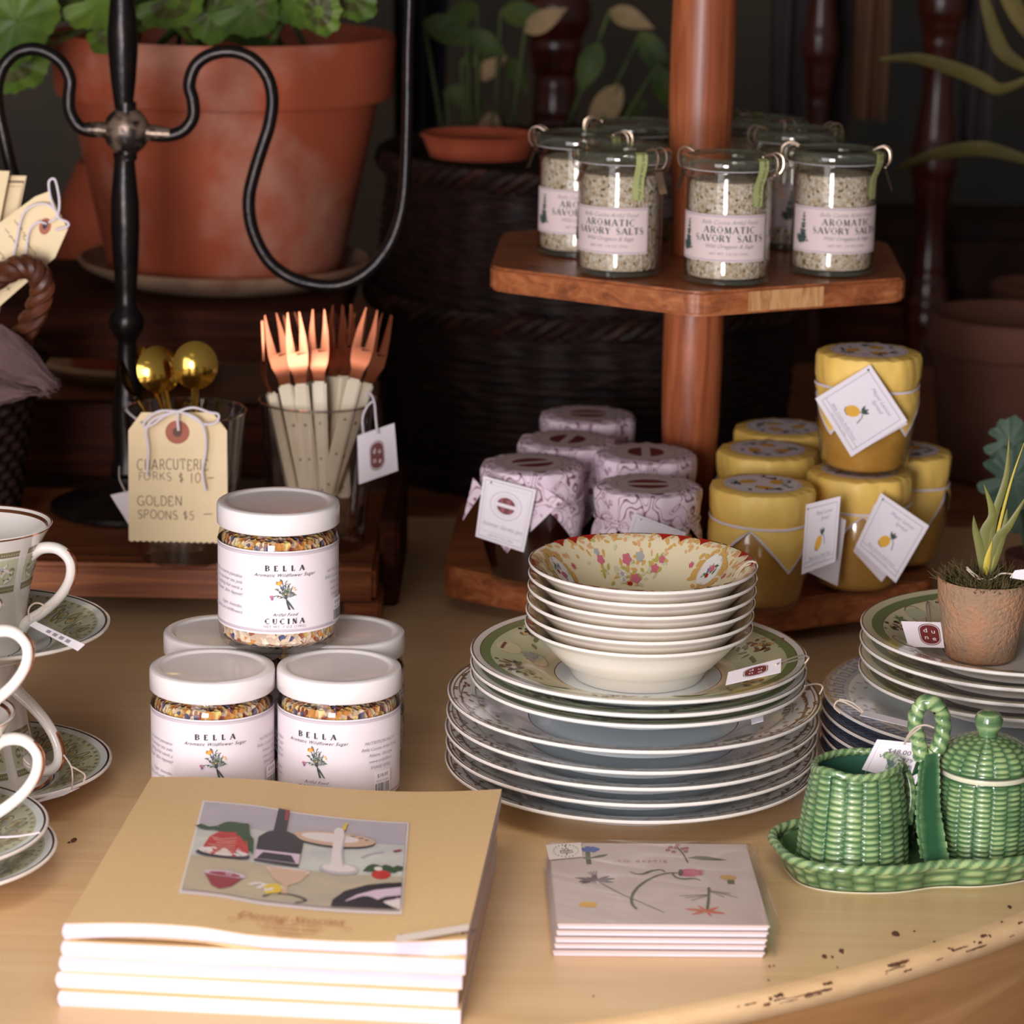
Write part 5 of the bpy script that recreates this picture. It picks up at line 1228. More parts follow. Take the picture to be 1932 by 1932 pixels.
        P_([(.685, 1.0), (.69, .93), (.74, .83), (.84, .75), (.93, .72), (1, .71), (1, 1)], 'art_black'); P_([(.735, 1.0), (.75, .93), (.80, .86), (.88, .80), (1, .76), (1, 1)], 'art_pink'); P_([(.86, .985), (.88, .92), (.93, .87), (1, .85), (1, .88), (.93, .91), (.895, .985)], 'art_black'); P_([(.90, .985), (.94, .92), (1, .89), (1, 1)], 'art_white')
        S_([(.95, .99), (.99, .975)], .002, 'art_peach')
        tx_ = lambda s_, px, py, h, sh: ar.text(s_, *uv(px, py), h, 'tag_ring', sh)
        tx_('Dining Stories', 545, 1738, .0105, .4); tx_('A SEASONAL TABLE', 545, 1748, .0042, 0); tx_('OF RECIPES AND', 545, 1756, .0042, 0); tx_('SPRING', 545, 1765, .0042, 0); tx_('2019', 440, 1741, .0034, 0); tx_('2020', 652, 1752, .0034, 0)
        s4 = [Vector(uv(*p)) for p in [(748, 1768), (885, 1757), (884, 1770), (745, 1783)]]
        ar.sh.append(('sticker', [tuple(v) for v in s4], [(0, 1, 2, 3)])); c_ = sum(s4, Vector((0, 0))) / 4; ar.text('store copy', c_.x + .003, c_.y - .002, .0085, 'ink', 0, 1.15, 'CENTER', 4)
        b.art(ar, lambda u, v, h: Vector((u, v, TH + h + wv(u, v))), .00012, .000005, .006)
    b.build('front_cover', t)
    blk('back_cover', x0, x1, y0, y1, 0, tc, 'kraft').build('back_cover', t)
    b = MB(); n = 8
    b.grid(lambda u, v: (x0 - .0016 * math.sin(PI * u), y0 + bd * v, TH * u + wv(x0, y0)), 8, 8, 'page_white'); b.add([(x0 - .0016 * math.sin(PI * i / 8), y0, TH * i / 8 + wv(x0, y0)) for i in range(9)] + [(x0 + .003, y0 - .0001, TH - .0003 + wv(x0, y0)), (x0 + .003, y0 - .0001, .0003)], [tuple(range(11))], 'page_white'); b.build('spine', t)
    return t
bl = ['bottom book of the cream stack, lying on the table', 'second book up in the cream stack', 'middle book of the cream stack', 'fourth book up, directly beneath the one with the painting', 'top book with a still life painting and a store copy sticker on its cover']
bt = bd0 = None
off = [(-.0010, -.004), (-.0016, -.001), (-.0012, .001), (.0006, -.001), (.0016, .0005)]
for k in range(5):
    L = Vector((bc.x + off[k][0] - .004 * (4 - k) / 4 * 0, bc.y + off[k][1], .0001 + .00945 * k)); rz = brz + R((.0, -.5, .3, .2, 0)[k])
    if k == 4: book(L, bl[k], rz, True)
    elif k == 0: bd0 = book(L, bl[k], rz)
    else: dup(bd0, L, rz, bl[k])
# ================================================================== greeting cards
CK = [at(1014, 1590, .020), at(1396, 1592, .020), at(1466, 1747, .020), at(1075, 1742, .020)]
cc = sum(CK, Vector()) / 4; cw = ((CK[1] - CK[0]).length + (CK[2] - CK[3]).length) / 2; cd = ((CK[3] - CK[0]).length + (CK[2] - CK[1]).length) / 2
e1 = (CK[1] - CK[0]) + (CK[2] - CK[3]); crz = math.atan2(e1.y, e1.x)
CH = .0040
def gcard(loc, label, rz, art=False):
    t = thing('greeting_card', label, 'card', loc, rz, 'flower greeting cards in clear sleeves')
    hx, hy = cw / 2, cd / 2
    pil = lambda u, v: .0006 * math.sin(PI * u) * math.sin(PI * v)
    b = MB(); b.box(-hx, -hy, .0018, hx, hy, .0034, 'card_paper', .0004)
    if art:
        M_ = Matrix.Rotation(rz, 4, 'Z'); M_.translation = loc; Mi = M_.inverted()
        def uv(cx, cy):     # coordinates of the enlarged crop (980,1560)-(1500,1850) at 3.715 times
            p = Mi @ at(980 + cx / 3.715, 1560 + cy / 3.715, .020); return (p.x, p.y)
        ar = Art(); S_ = lambda pts, w_, m, tp=0: ar.stroke([uv(*p) for p in sm2(pts, 4)], w_, m, tp)
        P_ = lambda pts, m: ar.poly([uv(*p) for p in pts], m)
        E_ = lambda x, y, rx, ry, m, n=14: P_([(x + rx * math.cos(2 * PI * k / n), y + ry * math.sin(2 * PI * k / n)) for k in range(n)], m)
        for dx, dy in [(-40, 2), (-10, -8), (25, -5), (50, 2), (0, 10), (-25, 10), (30, 12)]: E_(490 + dx, 155 + dy, 22, 12, 'blue_print')
        S_([(478, 175), (482, 215), (488, 262)], .0030, 'stem_print'); P_([(440, 212), (470, 218), (500, 214), (560, 198), (625, 190), (600, 206), (540, 218), (480, 226), (450, 222)], 'stem_print')
        for dx, dy in [(-75, 28), (-30, 40), (0, -8), (70, 15), (65, 38), (-10, 12), (-55, 8), (40, 20)]:
            for k in range(5): E_(1108 + dx * .9 + 11 * math.cos(k * 1.26), 135 + dy + 6 * math.sin(k * 1.26), 8, 5, 'mauve_print', 8)
        S_([(1112, 150), (1150, 195), (1180, 252)], .0011, 'stem_print'); P_([(1175, 218), (1240, 206), (1320, 208), (1400, 224), (1460, 234), (1380, 236), (1280, 232)], 'stem_print')
        ar.text('TO BESTIE', *uv(860, 250), .0052, 'mauve_print', 0, 1.35)
        E_(1195, 322, 80, 28, 'rose_print', 22); E_(1130, 322, 18, 24, 'plum_print'); 
        for k in range(4): P_([(1255, 300 + 11 * k), (1298, 306 + 10 * k), (1258, 312 + 11 * k)], 'rose_print')
        S_([(1110, 324), (1040, 326), (960, 345), (880, 385), (820, 435), (788, 490), (790, 540), (822, 578)], .0019, 'stem_print')
        S_([(775, 314), (815, 330), (870, 330), (930, 308), (990, 302), (1022, 318)], .0026, 'stem_print', .7); S_([(1070, 326), (1100, 356), (1160, 366), (1220, 362), (1268, 376)], .0024, 'stem_print', .6)
        for a, ln in [(-168, 150), (172, 120), (158, 105), (-25, 120), (-8, 150), (10, 140), (-150, 70), (110, 45), (70, 45)]:
            P_([(528 + ln * t_ * math.cos(R(a)) - 9 * math.sin(PI * t_) * math.sin(R(a)), 375 + .38 * ln * t_ * math.sin(R(a)) * 1.6 + 9 * math.sin(PI * t_) * math.cos(R(a)) * s_) for s_ in (1, -1) for t_ in ([0, .3, .6, .9, 1] if s_ > 0 else [.9, .6, .3])], 'plum_print')
        E_(525, 362, 24, 24, 'plum_print')
        for k in range(4): S_([(515 + 8 * k, 345), (480 + 20 * k, 318 - 3 * k)], .0005, 'plum_print')
        S_([(560, 388), (700, 465), (850, 530), (1015, 602)], .0008, 'stem_print')
        for dx, dy in [(-35, -5), (0, -8), (35, 0), (-10, 6), (20, 8)]: E_(1462 + dx, 358 + dy, 24, 12, 'ochre_print')
        S_([(1480, 372), (1484, 402)], .0042, 'stem_print')
        for dx, dy in [(-40, 4), (0, -8), (38, -4), (0, 8), (-25, -6), (40, 8)]: E_(480 + dx, 545 + dy, 24, 12, 'yellow_print')
        P_([(495, 566), (525, 572), (540, 602), (515, 598)], 'sage_glaze')
        S_([(1328, 425), (1326, 500), (1316, 585)], .0017, 'stem_print')
        for pts in [[(1322, 476), (1120, 486)], [(1322, 480), (1160, 500)], [(1318, 484), (1210, 516)], [(1335, 448), (1530, 498)], [(1335, 450), (1480, 470)], [(1335, 452), (1435, 494)]]: S_(pts, .0007, 'stem_print')
        for x, y in [(1155, 576), (1205, 616), (1250, 553), (1350, 632), (1400, 564), (1445, 610)]:
            dx, dy = x - 1310, y - 592; ln = math.hypot(dx, dy * 2.2)
            P_([(1310 + dx * t_ + s_ * 9 * math.sin(PI * (t_ * .8 + .2)) * (-dy * 2.2 / ln), 592 + dy * t_ + s_ * 8 * math.sin(PI * (t_ * .85 + .1)) * (dx / ln)) for s_ in (1, -1) for t_ in ([.05, .35, .7, .93, 1] if s_ > 0 else [.93, .7, .35, .05])], 'coral_print')
        E_(1312, 592, 18, 10, 'coral_print')
        b.art(ar, lambda u, v, h: Vector((u, v, .0034 + h)), .00008, .000002)
        bs = MB(); st = [Vector(uv(*p)) for p in [(185, 135), (430, 118), (442, 218), (208, 240)]]; SA = Art(); SA.sh.append(('sticker', [tuple(v) for v in st], [(0, 1, 2, 3)]))
        SS = lambda pts, w_: SA.stroke([uv(*p) for p in pts], w_, 'ink')
        for k in range(20):
            a = 2 * PI * k / 20; SS([(325 + 82 * math.cos(a), 178 + 38 * math.sin(a)), (325 + 92 * math.cos(a + .04), 178 + 44 * math.sin(a + .04))], .0006)
        SS([(288, 180), (370, 176), (372, 192), (288, 196), (288, 180)], .0006); SS([(296, 162), (312, 176), (330, 160), (344, 176)], .0006); SS([(320, 142), (322, 156)], .0006); SS([(330, 198), (332, 210)], .0006); SS([(300, 188), (358, 184)], .0004)
        bs.art(SA, lambda u, v, h: Vector((u, v, CH + .0003 + h)), .0, .00002); 
    b.build('card', t)
    b = MB(); b.box(-hx + .0005, -hy + .0004, .0002, hx - .001, hy, .0017, 'envelope', .0004); b.build('envelope', t)
    b = MB(); fl = .006
    def top(u, v):
        x = -hx - .001 + (2 * hx + .002 + fl) * u; y = -hy - .0008 + (2 * hy + .004) * v
        e = max(0, (x - hx) / fl); return (x, y, (CH if e <= 0 else CH - (CH - .0012) * min(1, e * 1.3)) + (.0003 * math.sin(14 * v + 9 * u) * math.sin(5 * u + 3 * v) if art else 0))
    b.grid(top, 48, 36, 'cellophane')
    b.grid(lambda u, v: (top(u, 0)[0], top(u, 0)[1], top(u, 0)[2] * v), 48, 1, 'cellophane'); b.grid(lambda u, v: (top(0, u)[0], top(0, u)[1], top(0, u)[2] * v), 36, 1, 'cellophane')
    b.build('clear_sleeve', t)
    if art: bs.build('round_print_sticker', t)
    return t
gl_ = ['bottom card of the sleeved flower cards, lying on the table', 'second sleeved card up from the table', 'middle card of the sleeved stack', 'sleeved card just under the flower-printed top one', 'top sleeved card with scattered painted flowers and a white corner sticker']
g0 = None
for k in range(5):
    L = Vector((cc.x + (-.0022, -.0016, -.0012, -.0006, 0)[k], cc.y + (-.0008, .0004, -.0006, 0, 0)[k], .0001 + .0041 * k))
    if k == 4: gcard(L, gl_[k], crz, True)
    elif k == 0: g0 = gcard(L, gl_[k], crz)
    else: dup(g0, L, crz, gl_[k])
# ================================================================== plates and bowls
def lerp_prof(pr, r):
    for (r0, z0), (r1, z1) in zip(pr, pr[1:]):
        if r <= r1: return z0 + (z1 - z0) * (r - r0) / (r1 - r0)
    return pr[-1][1]
def plate_mesh(b, inner, foot, bands, under, lip, t_=.0032, seg=112):
    """inner: smooth list of (r, z) from the centre to the rim; bands: (r0, r1, material); under: outside material"""
    Rm = inner[-1][0]; rs = set(r for r, z in inner)
    for r0, r1, m in bands: rs |= {r0, r1}
    rs = sorted(r for r in rs if r <= Rm)
    mt_of = lambda r: next((m for r0, r1, m in bands if r0 <= r < r1), 'porcelain')
    prof = [(r, lerp_prof(inner, r), mt_of((r + (rs[i + 1] if i + 1 < len(rs) else r)) / 2)) for i, r in enumerate(rs)]
    zr = inner[-1][1]; prof[-1] = (Rm, zr, lip)
    prof += [(Rm + .0008, zr - .0006, lip), (Rm + .0006, zr - .0018, under), (Rm - .0008, zr - .0030, under)]
    for r, z in reversed(inner):
        if foot + .004 < r < Rm - .004: prof.append((r, z - t_, under))
    prof += [(foot + .0025, .0022, under), (foot + .0012, 0, under), (foot - .0012, 0, under), (foot - .003, .0016, under), (0, .0016, under)]
    b.lathe(prof, under, seg)
def curve(pts, n=5): return [(v.x, v.y) for v in smooth([(a, c, 0) for a, c in pts], n)]
def surf(inner): return lambda u, v, h: Vector((u, v, lerp_prof(inner, math.hypot(u, v)) + h))
PX0, PY0 = .0829, 1.868
D_IN = curve([(0, .0045), (.05, .0045), (.066, .0047), (.075, .0072), (.086, .0120), (.100, .0170), (.115, .0208), (.1243, .0232)], 4)
def vine(ar, r, m, n, s, seed, ph=0):
    rr = random.Random(seed)
    for k in range(n):
        a = 2 * PI * (k + ph) / n
        for j in range(7):
            aa = a + (j - 3) * s * .16; q = r + rr.uniform(-.1, .1) * s * .05
            ar.leaf(q * math.cos(aa), q * math.sin(aa), math.degrees(aa) + 90 + rr.uniform(-60, 60), .0052, .0024, m)
        ar.stroke([((r + .002 * math.sin(5 * x + k)) * math.cos(a + x), (r + .002 * math.sin(5 * x + k)) * math.sin(a + x)) for x in [i * .05 * s - .3 * s for i in range(13)]], .0007, m)
def dinner(loc, label, rz):
    t = thing('dinner_plate', label, 'plate', loc, rz, 'white dinner plates at the bottom of the middle stack')
    b = MB(); plate_mesh(b, D_IN, .070, [(0, .0700, 'porcelain_blue'), (.0700, .0708, 'gold_band'), (.0708, .110, 'porcelain'), (.1205, .1213, 'gold_band'), (.1228, .13, 'gold_band')], 'porcelain_blue', 'porcelain')
    ar = Art(); vine(ar, .1165, 'brown_glaze', 22, 1.0, 3); vine(ar, .106, 'olive_glaze', 9, 1.2, 5, .4)
    for k in range(9):
        a = 2 * PI * k / 9; 
        for j in range(6): ar.ell(.103 * math.cos(a + .03 * j - .08), .103 * math.sin(a + .03 * j - .08), .0028, .0022, ('grey_glaze', 'brown_glaze')[j % 2], 40 * j, 8)
    b.art(ar, surf(D_IN), .00015, .000003, .003); b.build('glazed_body', t)
    return t
dl_ = ['lowest dinner plate of the middle stack, resting on the cream table', 'second white dinner plate from the bottom of the middle stack', 'third white dinner plate in the middle stack', 'fourth white dinner plate, second widest-rim plate from above', 'topmost wide dinner plate with a brown leaf rim, under three green-rimmed plates']
d0 = None
for k, z in enumerate([0.0002, .0110, .0222, .0334, .0470]):
    L = Vector((PX0 + (.0, .0004, -.0002, .0006, .0012)[k], PY0 + (0, .001, 0, -.001, .0)[k], z)); 
    d0_ = dinner(L, dl_[k], R(10)) if d0 is None else dup(d0, L, R(47 * k), dl_[k]); d0 = d0 or d0_
S_IN = curve([(0, .004), (.045, .004), (.058, .0043), (.067, .0072), (.078, .0120), (.092, .0164), (.105, .0188), (.1117, .0200)], 4)
def small(loc, label, rz):
    t = thing('lunch_plate', label, 'plate', loc, rz, 'green-rimmed plates in the middle stack')
    b = MB(); plate_mesh(b, S_IN, .060, [(0, .0555, 'porcelain_blue'), (.0555, .0562, 'brown_glaze'), (.0562, .066, 'porcelain_cream'), (.066, .0990, 'porcelain_green'), (.0990, .1055, 'green_glaze'), (.1055, .1062, 'gold_band'), (.1062, .1106, 'porcelain'), (.1106, .113, 'gold_band')], 'porcelain_blue', 'porcelain')
    ar = Art(); rr = random.Random(8)
    for k in range(6):
        a = 2 * PI * k / 6 + .35
        for j in range(26):
            aa = a + rr.gauss(0, .085); q = .090 + rr.gauss(0, .0042); ar.ell(q * math.cos(aa), q * math.sin(aa), rr.uniform(.0015, .0032), .0016, rr.choice(('brown_glaze', 'brown_glaze', 'dark_band', 'olive_glaze', 'tan_glaze')), rr.uniform(0, 180), 8)
        for j in range(10):
            aa = a + (j - 4.5) * .055; ar.leaf(.079 * math.cos(aa), .079 * math.sin(aa), rr.uniform(0, 360), .007, .003, rr.choice(('olive_glaze', 'green_glaze')))
        a2 = a + PI / 6
        ar.ell(.088 * math.cos(a2), .088 * math.sin(a2), .0085, .0115, 'porcelain_cream', math.degrees(a2), 18)
        for j in range(8): ar.ell(.092 * math.cos(a2 + .02 * (j - 4)), .092 * math.sin(a2 + .02 * (j - 4)), .0014, .001, 'brown_glaze')
        ar.ring(.068 * math.cos(a2), .068 * math.sin(a2), .007, .010, .0007, 'grey_glaze', 24)
        for j in range(7): ar.leaf(.071 * math.cos(a2), .071 * math.sin(a2), math.degrees(a2) + (j - 3) * 32, .009, .003, 'grey_glaze')
    b.art(ar, surf(S_IN), .00015, .000002, .0025); b.build('glazed_body', t)
    return t
s0_ = None
for k, (z, lb) in enumerate([(.0628, 'lowest of the three green-rimmed plates, sitting on the dinner plates'), (.0698, 'middle one of the three green-rimmed plates'), (.0785, 'uppermost green-rimmed plate, the floral bowls and a price tag on it')]):
    L = Vector((PX0 + .0035, PY0 + .001, z)); s0n = small(L, lb, R(0)) if s0_ is None else dup(s0_, L, R((25, 0)[k - 1]), lb); s0_ = s0_ or s0n
B_IN = curve([(0, .004), (.030, .0042), (.040, .0065), (.050, .0125), (.058, .0205), (.065, .0285), (.0702, .0335), (.0752, .0362)], 4)
BXc, BYc = .0868, PY0 - .002
def rose(ar, x, y, s, m, rr):
    for k in range(5): ar.ell(x + .45 * s * math.cos(k * 1.26), y + .45 * s * math.sin(k * 1.26), .55 * s, .45 * s, m, k * 72, 10)
    ar.ell(x, y, .35 * s, .3 * s, 'red_glaze' if m == 'pink_glaze' and rr.random() < .3 else m, 0, 8)
def floral_bowl(loc, label, rz, full):
    t = thing('floral_bowl', label, 'bowl', loc, rz, 'cream floral bowls stacked on the plates')
    b = MB(); plate_mesh(b, B_IN, .042, [(0, .0745, 'porcelain_cream'), (.0745, .08, 'dark_band')], 'porcelain', 'porcelain', .0028)
    ar = Art(); rr = random.Random(21); pol = lambda r, a: (r * math.cos(R(a)), r * math.sin(R(a)))
    for k in range(340 if full else 90):     # scalloped gold scrollwork under the rim
        a = rr.uniform(0, 360); d = .5 + .5 * math.sin(R(a * 6)); r = .0735 - rr.random() ** 1.5 * (.005 + .009 * d)
        ar.ell(*pol(r, a), rr.uniform(.0010, .0024), rr.uniform(.0007, .0013), rr.choice(('tan_glaze', 'peach_glaze', 'tan_glaze', 'peach_glaze')), rr.uniform(0, 180), 9)
    for k in range(34 if full else 24):
        a = k * 360 / 34 + rr.uniform(-3, 3)
        if math.sin(R(a * 6 + 40)) > -.2: ar.poly([pol(.0744, a - 4.5), pol(.0744, a + 4.5), pol(.0715, a + 2), pol(.0690, a + 1), pol(.0712, a - 1)], 'red_glaze')
    ar.ring(0, 0, .036, .036, .0005, 'peach_glaze', 60)
    if full:
        cx, cy = pol(.052, 96)
        for k in range(64): ar.leaf(cx + rr.gauss(0, .012), cy + rr.gauss(0, .0052), rr.uniform(0, 360), rr.uniform(.003, .0055), .0020, rr.choice(('leaf_glaze', 'leaf_glaze', 'sage_glaze', 'tan_glaze')))
        for dx, dy, s_, m in [(-.003, .006, .0034, 'pink_glaze'), (.003, -.005, .0038, 'pink_glaze'), (-.021, .001, .0028, 'pink_glaze'), (.016, .001, .0028, 'pink_glaze'), (.021, .005, .0023, 'pink_glaze'), (.006, .008, .003, 'grey_glaze'), (-.024, .004, .002, 'grey_glaze'), (-.006, -.003, .003, 'porcelain'), (-.010, -.001, .0022, 'sage_glaze'), (-.001, -.0095, .0020, 'red_glaze'), (-.005, -.007, .0025, 'porcelain')]: rose(ar, cx + dx, cy + dy, s_, m, rr)
        for a0_ in (36, 158, 215, 320):
            cx, cy = pol(.0575, a0_)
            for k in range(46):
                q = rr.uniform(0, 2 * PI); ar.ell(cx + .0105 * math.cos(q) + rr.gauss(0, .0012), cy + .0105 * math.sin(q) + rr.gauss(0, .0012), .0022, .0013, 'tan_glaze', rr.uniform(0, 180), 8)
            ar.ell(cx, cy, .0088, .0088, 'porcelain', 0, 22)
            for k in range(10): ar.leaf(cx + rr.gauss(0, .002), cy + rr.gauss(0, .002), rr.uniform(0, 360), .004, .0016, rr.choice(('leaf_print', 'blue_glaze')))
            rose(ar, cx + .0018, cy, .0022, 'pink_glaze', rr); rose(ar, cx - .002, cy - .002, .0015, 'red_glaze', rr)
            px_, py_ = pol(.058, a0_ - 17); rose(ar, px_, py_, .0018, 'pink_glaze', rr); px_, py_ = pol(.058, a0_ + 17); rose(ar, px_, py_, .0018, 'pink_glaze', rr)
    b.art(ar, surf(B_IN), .00012, .0000022, .0018); b.build('glazed_body', t)
    return t
bz = [.0828 + .0084 * k for k in range(6)]
bn = ['lowest floral bowl, its foot on the green-rimmed plate', 'second floral bowl from the bottom of the bowl stack', 'third floral bowl from the bottom of the bowl stack', 'fourth floral bowl, third from the top of the bowl stack', 'fifth floral bowl, directly beneath the uppermost one', 'uppermost floral bowl with roses and a red and gold rim in view']
fb = None
for k in range(6):
    L = Vector((BXc + (-.001, -.0006, 0, .0004, .0006, .0006)[k], BYc, bz[k]))
    if k == 5: floral_bowl(L, bn[k], 0, True)
    elif k == 0: fb = floral_bowl(L, bn[k], 0, False)
    else: dup(fb, L, R(13 * k), bn[k])
# strings and price tags on this stack
def ptag(label, cs, ys, strings, lg=(.5, .5, .26, .30), extra=None, col='twine_natural', r=.0006):
    q = aty(sum(c[0] for c in cs) / 4, sum(c[1] for c in cs) / 4, sum(ys) / 4); t = thing('price_tag', label, 'price tag', q)
    f = pxcard(cs, ys); b = MB(); slab(b, f, 'paper_white', .0003); ar = Art()
    if lg: logo(ar, *lg)
    if extra: extra(ar)
    b.art(ar, f, .00015, .000004); b.build('paper', t, shift=q)
    for s_ in strings: tw(s_, 0, r, col, t, q)
    return t
ptag('white tag with maroon oval lying on the uppermost green-rimmed plate', [(1374, 1268), (1474, 1242), (1473, 1268), (1369, 1292)], [1.800, 1.806, 1.788, 1.782], [[(1464, 1254, 1.796), (1490, 1243, 1.815), (1512, 1237, 1.835), (1526, 1240, 1.845), (1518, 1252, 1.846)], [(1464, 1256, 1.797), (1492, 1248, 1.816), (1514, 1242, 1.835)]], (.53, .52, .23, .34))
q = aty(1420, 1075, 1.86); t = thing('string_loop', 'white string looped over the rim of the uppermost floral bowl', 'string', q)
tw([(1383, 1092, 1.868), (1396, 1072, 1.87), (1414, 1060, 1.868), (1426, 1062, 1.866), (1427, 1072, 1.862), (1420, 1082, 1.860)], 0, .0007, 'twine_natural', t, q)
tw([(1388, 1090, 1.868), (1402, 1070, 1.87), (1418, 1064, 1.868)], 0, .0006, 'twine_natural', t, q)
ptag('white tag edge poking out between the dinner plates', [(1416, 1352), (1440, 1345), (1440, 1360), (1418, 1366)], [1.800, 1.805, 1.790, 1.786], [[(1518, 1294, 1.846), (1540, 1290, 1.860), (1552, 1296, 1.866), (1546, 1310, 1.864)]], None)
# ================================================================== plates at the right
RX, RYc = .350, 1.918
BL_IN = curve([(0, .004), (.06, .004), (.074, .0044), (.084, .0074), (.097, .0118), (.115, .0158), (.1335, .0185)], 4)
def blue_plate(loc, label, rz):
    t = thing('blue_plate', label, 'plate', loc, rz, 'blue-patterned plates at the right')
    b = MB(); plate_mesh(b, BL_IN, .076, [(0, .085, 'porcelain_blue'), (.085, .104, 'porcelain_blue'), (.104, .1165, 'porcelain'), (.1165, .1315, 'grey_glaze'), (.1315, .14, 'brown_glaze')], 'blue_glaze', 'porcelain')
    ar = Art(); pol = lambda r, a: (r * math.cos(R(a)), r * math.sin(R(a)))
    for k in range(60):     # key pattern round the rim
        a = k * 6
        for pts in ([(.1305, a), (.1305, a + 4.4), (.1200, a + 4.4), (.1200, a + 1.4), (.1265, a + 1.4), (.1265, a + 3)],): ar.stroke([pol(r, x) for r, x in pts], .0018, 'blue_glaze')
    for k in range(90): ar.leaf(*pol(.110 + .004 * math.sin(k * 2.3), k * 4), k * 50, .006, .002, 'grey_glaze')
    b.art(ar, surf(BL_IN), .00015, .000003, .003); b.build('glazed_body', t)
    return t
bp0 = None
for k, lb in enumerate(['lowest blue-patterned plate, on the table behind the green tray', 'second blue-patterned plate from the table', 'third blue-patterned plate, in the middle of its pile', 'fourth blue-patterned plate, just under the one with the key rim in view', 'uppermost blue-patterned plate with key rim showing, cream plates on it']):
    L = Vector((RX + (.0, .001, -.001, .0, .001)[k], RYc, .0002 + .0095 * k)); x = blue_plate(L, lb, 0) if bp0 is None else dup(bp0, L, R(21 * k), lb); bp0 = bp0 or x
C_IN = curve([(0, .004), (.045, .004), (.058, .0044), (.067, .0078), (.078, .0130), (.092, .0178), (.1070, .0210)], 4)
CXr = .3485
def cream_plate(loc, label, rz):
    t = thing('cream_plate', label, 'plate', loc, rz, 'cream plates with green border at the right')
    b = MB(); plate_mesh(b, C_IN, .060, [(0, .050, 'porcelain'), (.050, .0506, 'dark_band'), (.0506, .068, 'porcelain'), (.068, .0686, 'dark_band'), (.0686, .092, 'porcelain_cream'), (.092, .0926, 'brown_glaze'), (.0926, .1000, 'green_glaze'), (.1000, .1060, 'porcelain_cream'), (.1060, .11, 'gold_band')], 'porcelain', 'porcelain')
    ar = Art(); rr = random.Random(6)
    for k in range(7):
        a = 2 * PI * k / 7
        for j in range(16):
            aa = a + rr.gauss(0, .08); q = .083 + rr.gauss(0, .004); ar.ell(q * math.cos(aa), q * math.sin(aa), rr.uniform(.0012, .003), .0014, rr.choice(('brown_glaze', 'olive_glaze', 'dark_band', 'tan_glaze')), rr.uniform(0, 180), 8)
        a2 = a + PI / 7; ar.ring(.082 * math.cos(a2), .082 * math.sin(a2), .0075, .0105, .0006, 'brown_glaze', 22); ar.ell(.082 * math.cos(a2), .082 * math.sin(a2), .0068, .0098, 'sage_glaze', math.degrees(a2), 16)
        for j in range(6): ar.leaf(.084 * math.cos(a2 + .25), .084 * math.sin(a2 + .25), 60 * j, .006, .0025, 'green_glaze')
    b.art(ar, surf(C_IN), .00015, .000003, .0025); b.build('glazed_body', t)
    return t
cp0 = None
for k, lb in enumerate(['lowest cream plate, sitting on the blue-patterned plates', 'second cream plate from the bottom of the right stack', 'third cream plate, just under the one carrying the little pot', 'uppermost cream plate with green border, the little clay pot on it']):
    L = Vector((CXr, RYc + .002, .0520 + .0104 * k)); x = cream_plate(L, lb, R(12)) if cp0 is None else dup(cp0, L, R(12 + 31 * k * (k < 3)), lb); cp0 = cp0 or x
ptag('white tag with maroon mark on the uppermost cream plate, left of the pot', [(1700, 1172), (1775, 1174), (1782, 1222), (1714, 1220)], [1.915, 1.915, 1.898, 1.898], [[(1752, 1176, 1.914), (1748, 1150, 1.96), (1749, 1136, 1.99), (1756, 1134, 1.995)], [(1756, 1176, 1.914), (1754, 1152, 1.96), (1752, 1138, 1.99)]], (.66, .50, .28, .42))
ptag('white tag with maroon oval lying on the uppermost blue-patterned plate', [(1632, 1341), (1716, 1362), (1722, 1374), (1622, 1350)], [1.842, 1.828, 1.815, 1.83], [[(1628, 1346, 1.838), (1604, 1330, 1.846), (1582, 1322, 1.85), (1574, 1334, 1.85), (1586, 1346, 1.846)], [(1630, 1344, 1.838), (1608, 1326, 1.846), (1584, 1319, 1.85)]], (.70, .50, .26, .40))
# little clay pot with moss and a strappy plant
PPx = aty(1851, 1240, 1.90).x; PPz = .0520 + .0312 + .0043
t = thing('clay_pot', 'small weathered pale clay pot standing on the uppermost cream plate', 'plant pot', (PPx, 1.905, PPz)); L0 = Vector(t.location)
b = MB(); b.lathe([(0, 0), (.021, 0), (.0235, .002), (.0290, .034), (.0302, .040), (.0305, .0415), (.0318, .055), (.0310, .0562), (.0295, .0555), (.0280, .045), (0, .043)], 'terracotta_pale', 72, rf=lambda a, z: 1 + .012 * noise.noise((math.cos(a) * 2, math.sin(a) * 2, z * 60))); b.build('pot_body', t)
b = MB(); rr = random.Random(12)
b.grid(lambda u, v: (.0285 * v * math.cos(2 * PI * u), .0285 * v * math.sin(2 * PI * u), .050 + .007 * (1 - v * v) + .004 * noise.noise((u * 30, v * 12, 1))), 60, 14, 'moss', cu=True)
for k in range(420):
    a, r = rr.uniform(0, 2 * PI), .030 * rr.random() ** .5; p = Vector((r * math.cos(a), r * math.sin(a), .052 + .006 * (1 - (r / .03) ** 2))); d = Vector((math.cos(a) * rr.uniform(0, 1), math.sin(a) * rr.uniform(0, 1), rr.uniform(.2, 1))).normalized() * rr.uniform(.004, .012)
    b.tube([p, p + d * .6 + Vector((rr.uniform(-.002, .002), rr.uniform(-.002, .002), 0)), p + d], [.0004, .0003, .0001], 'moss', 4)
o = b.build('moss', t); o['kind'] = 'stuff'
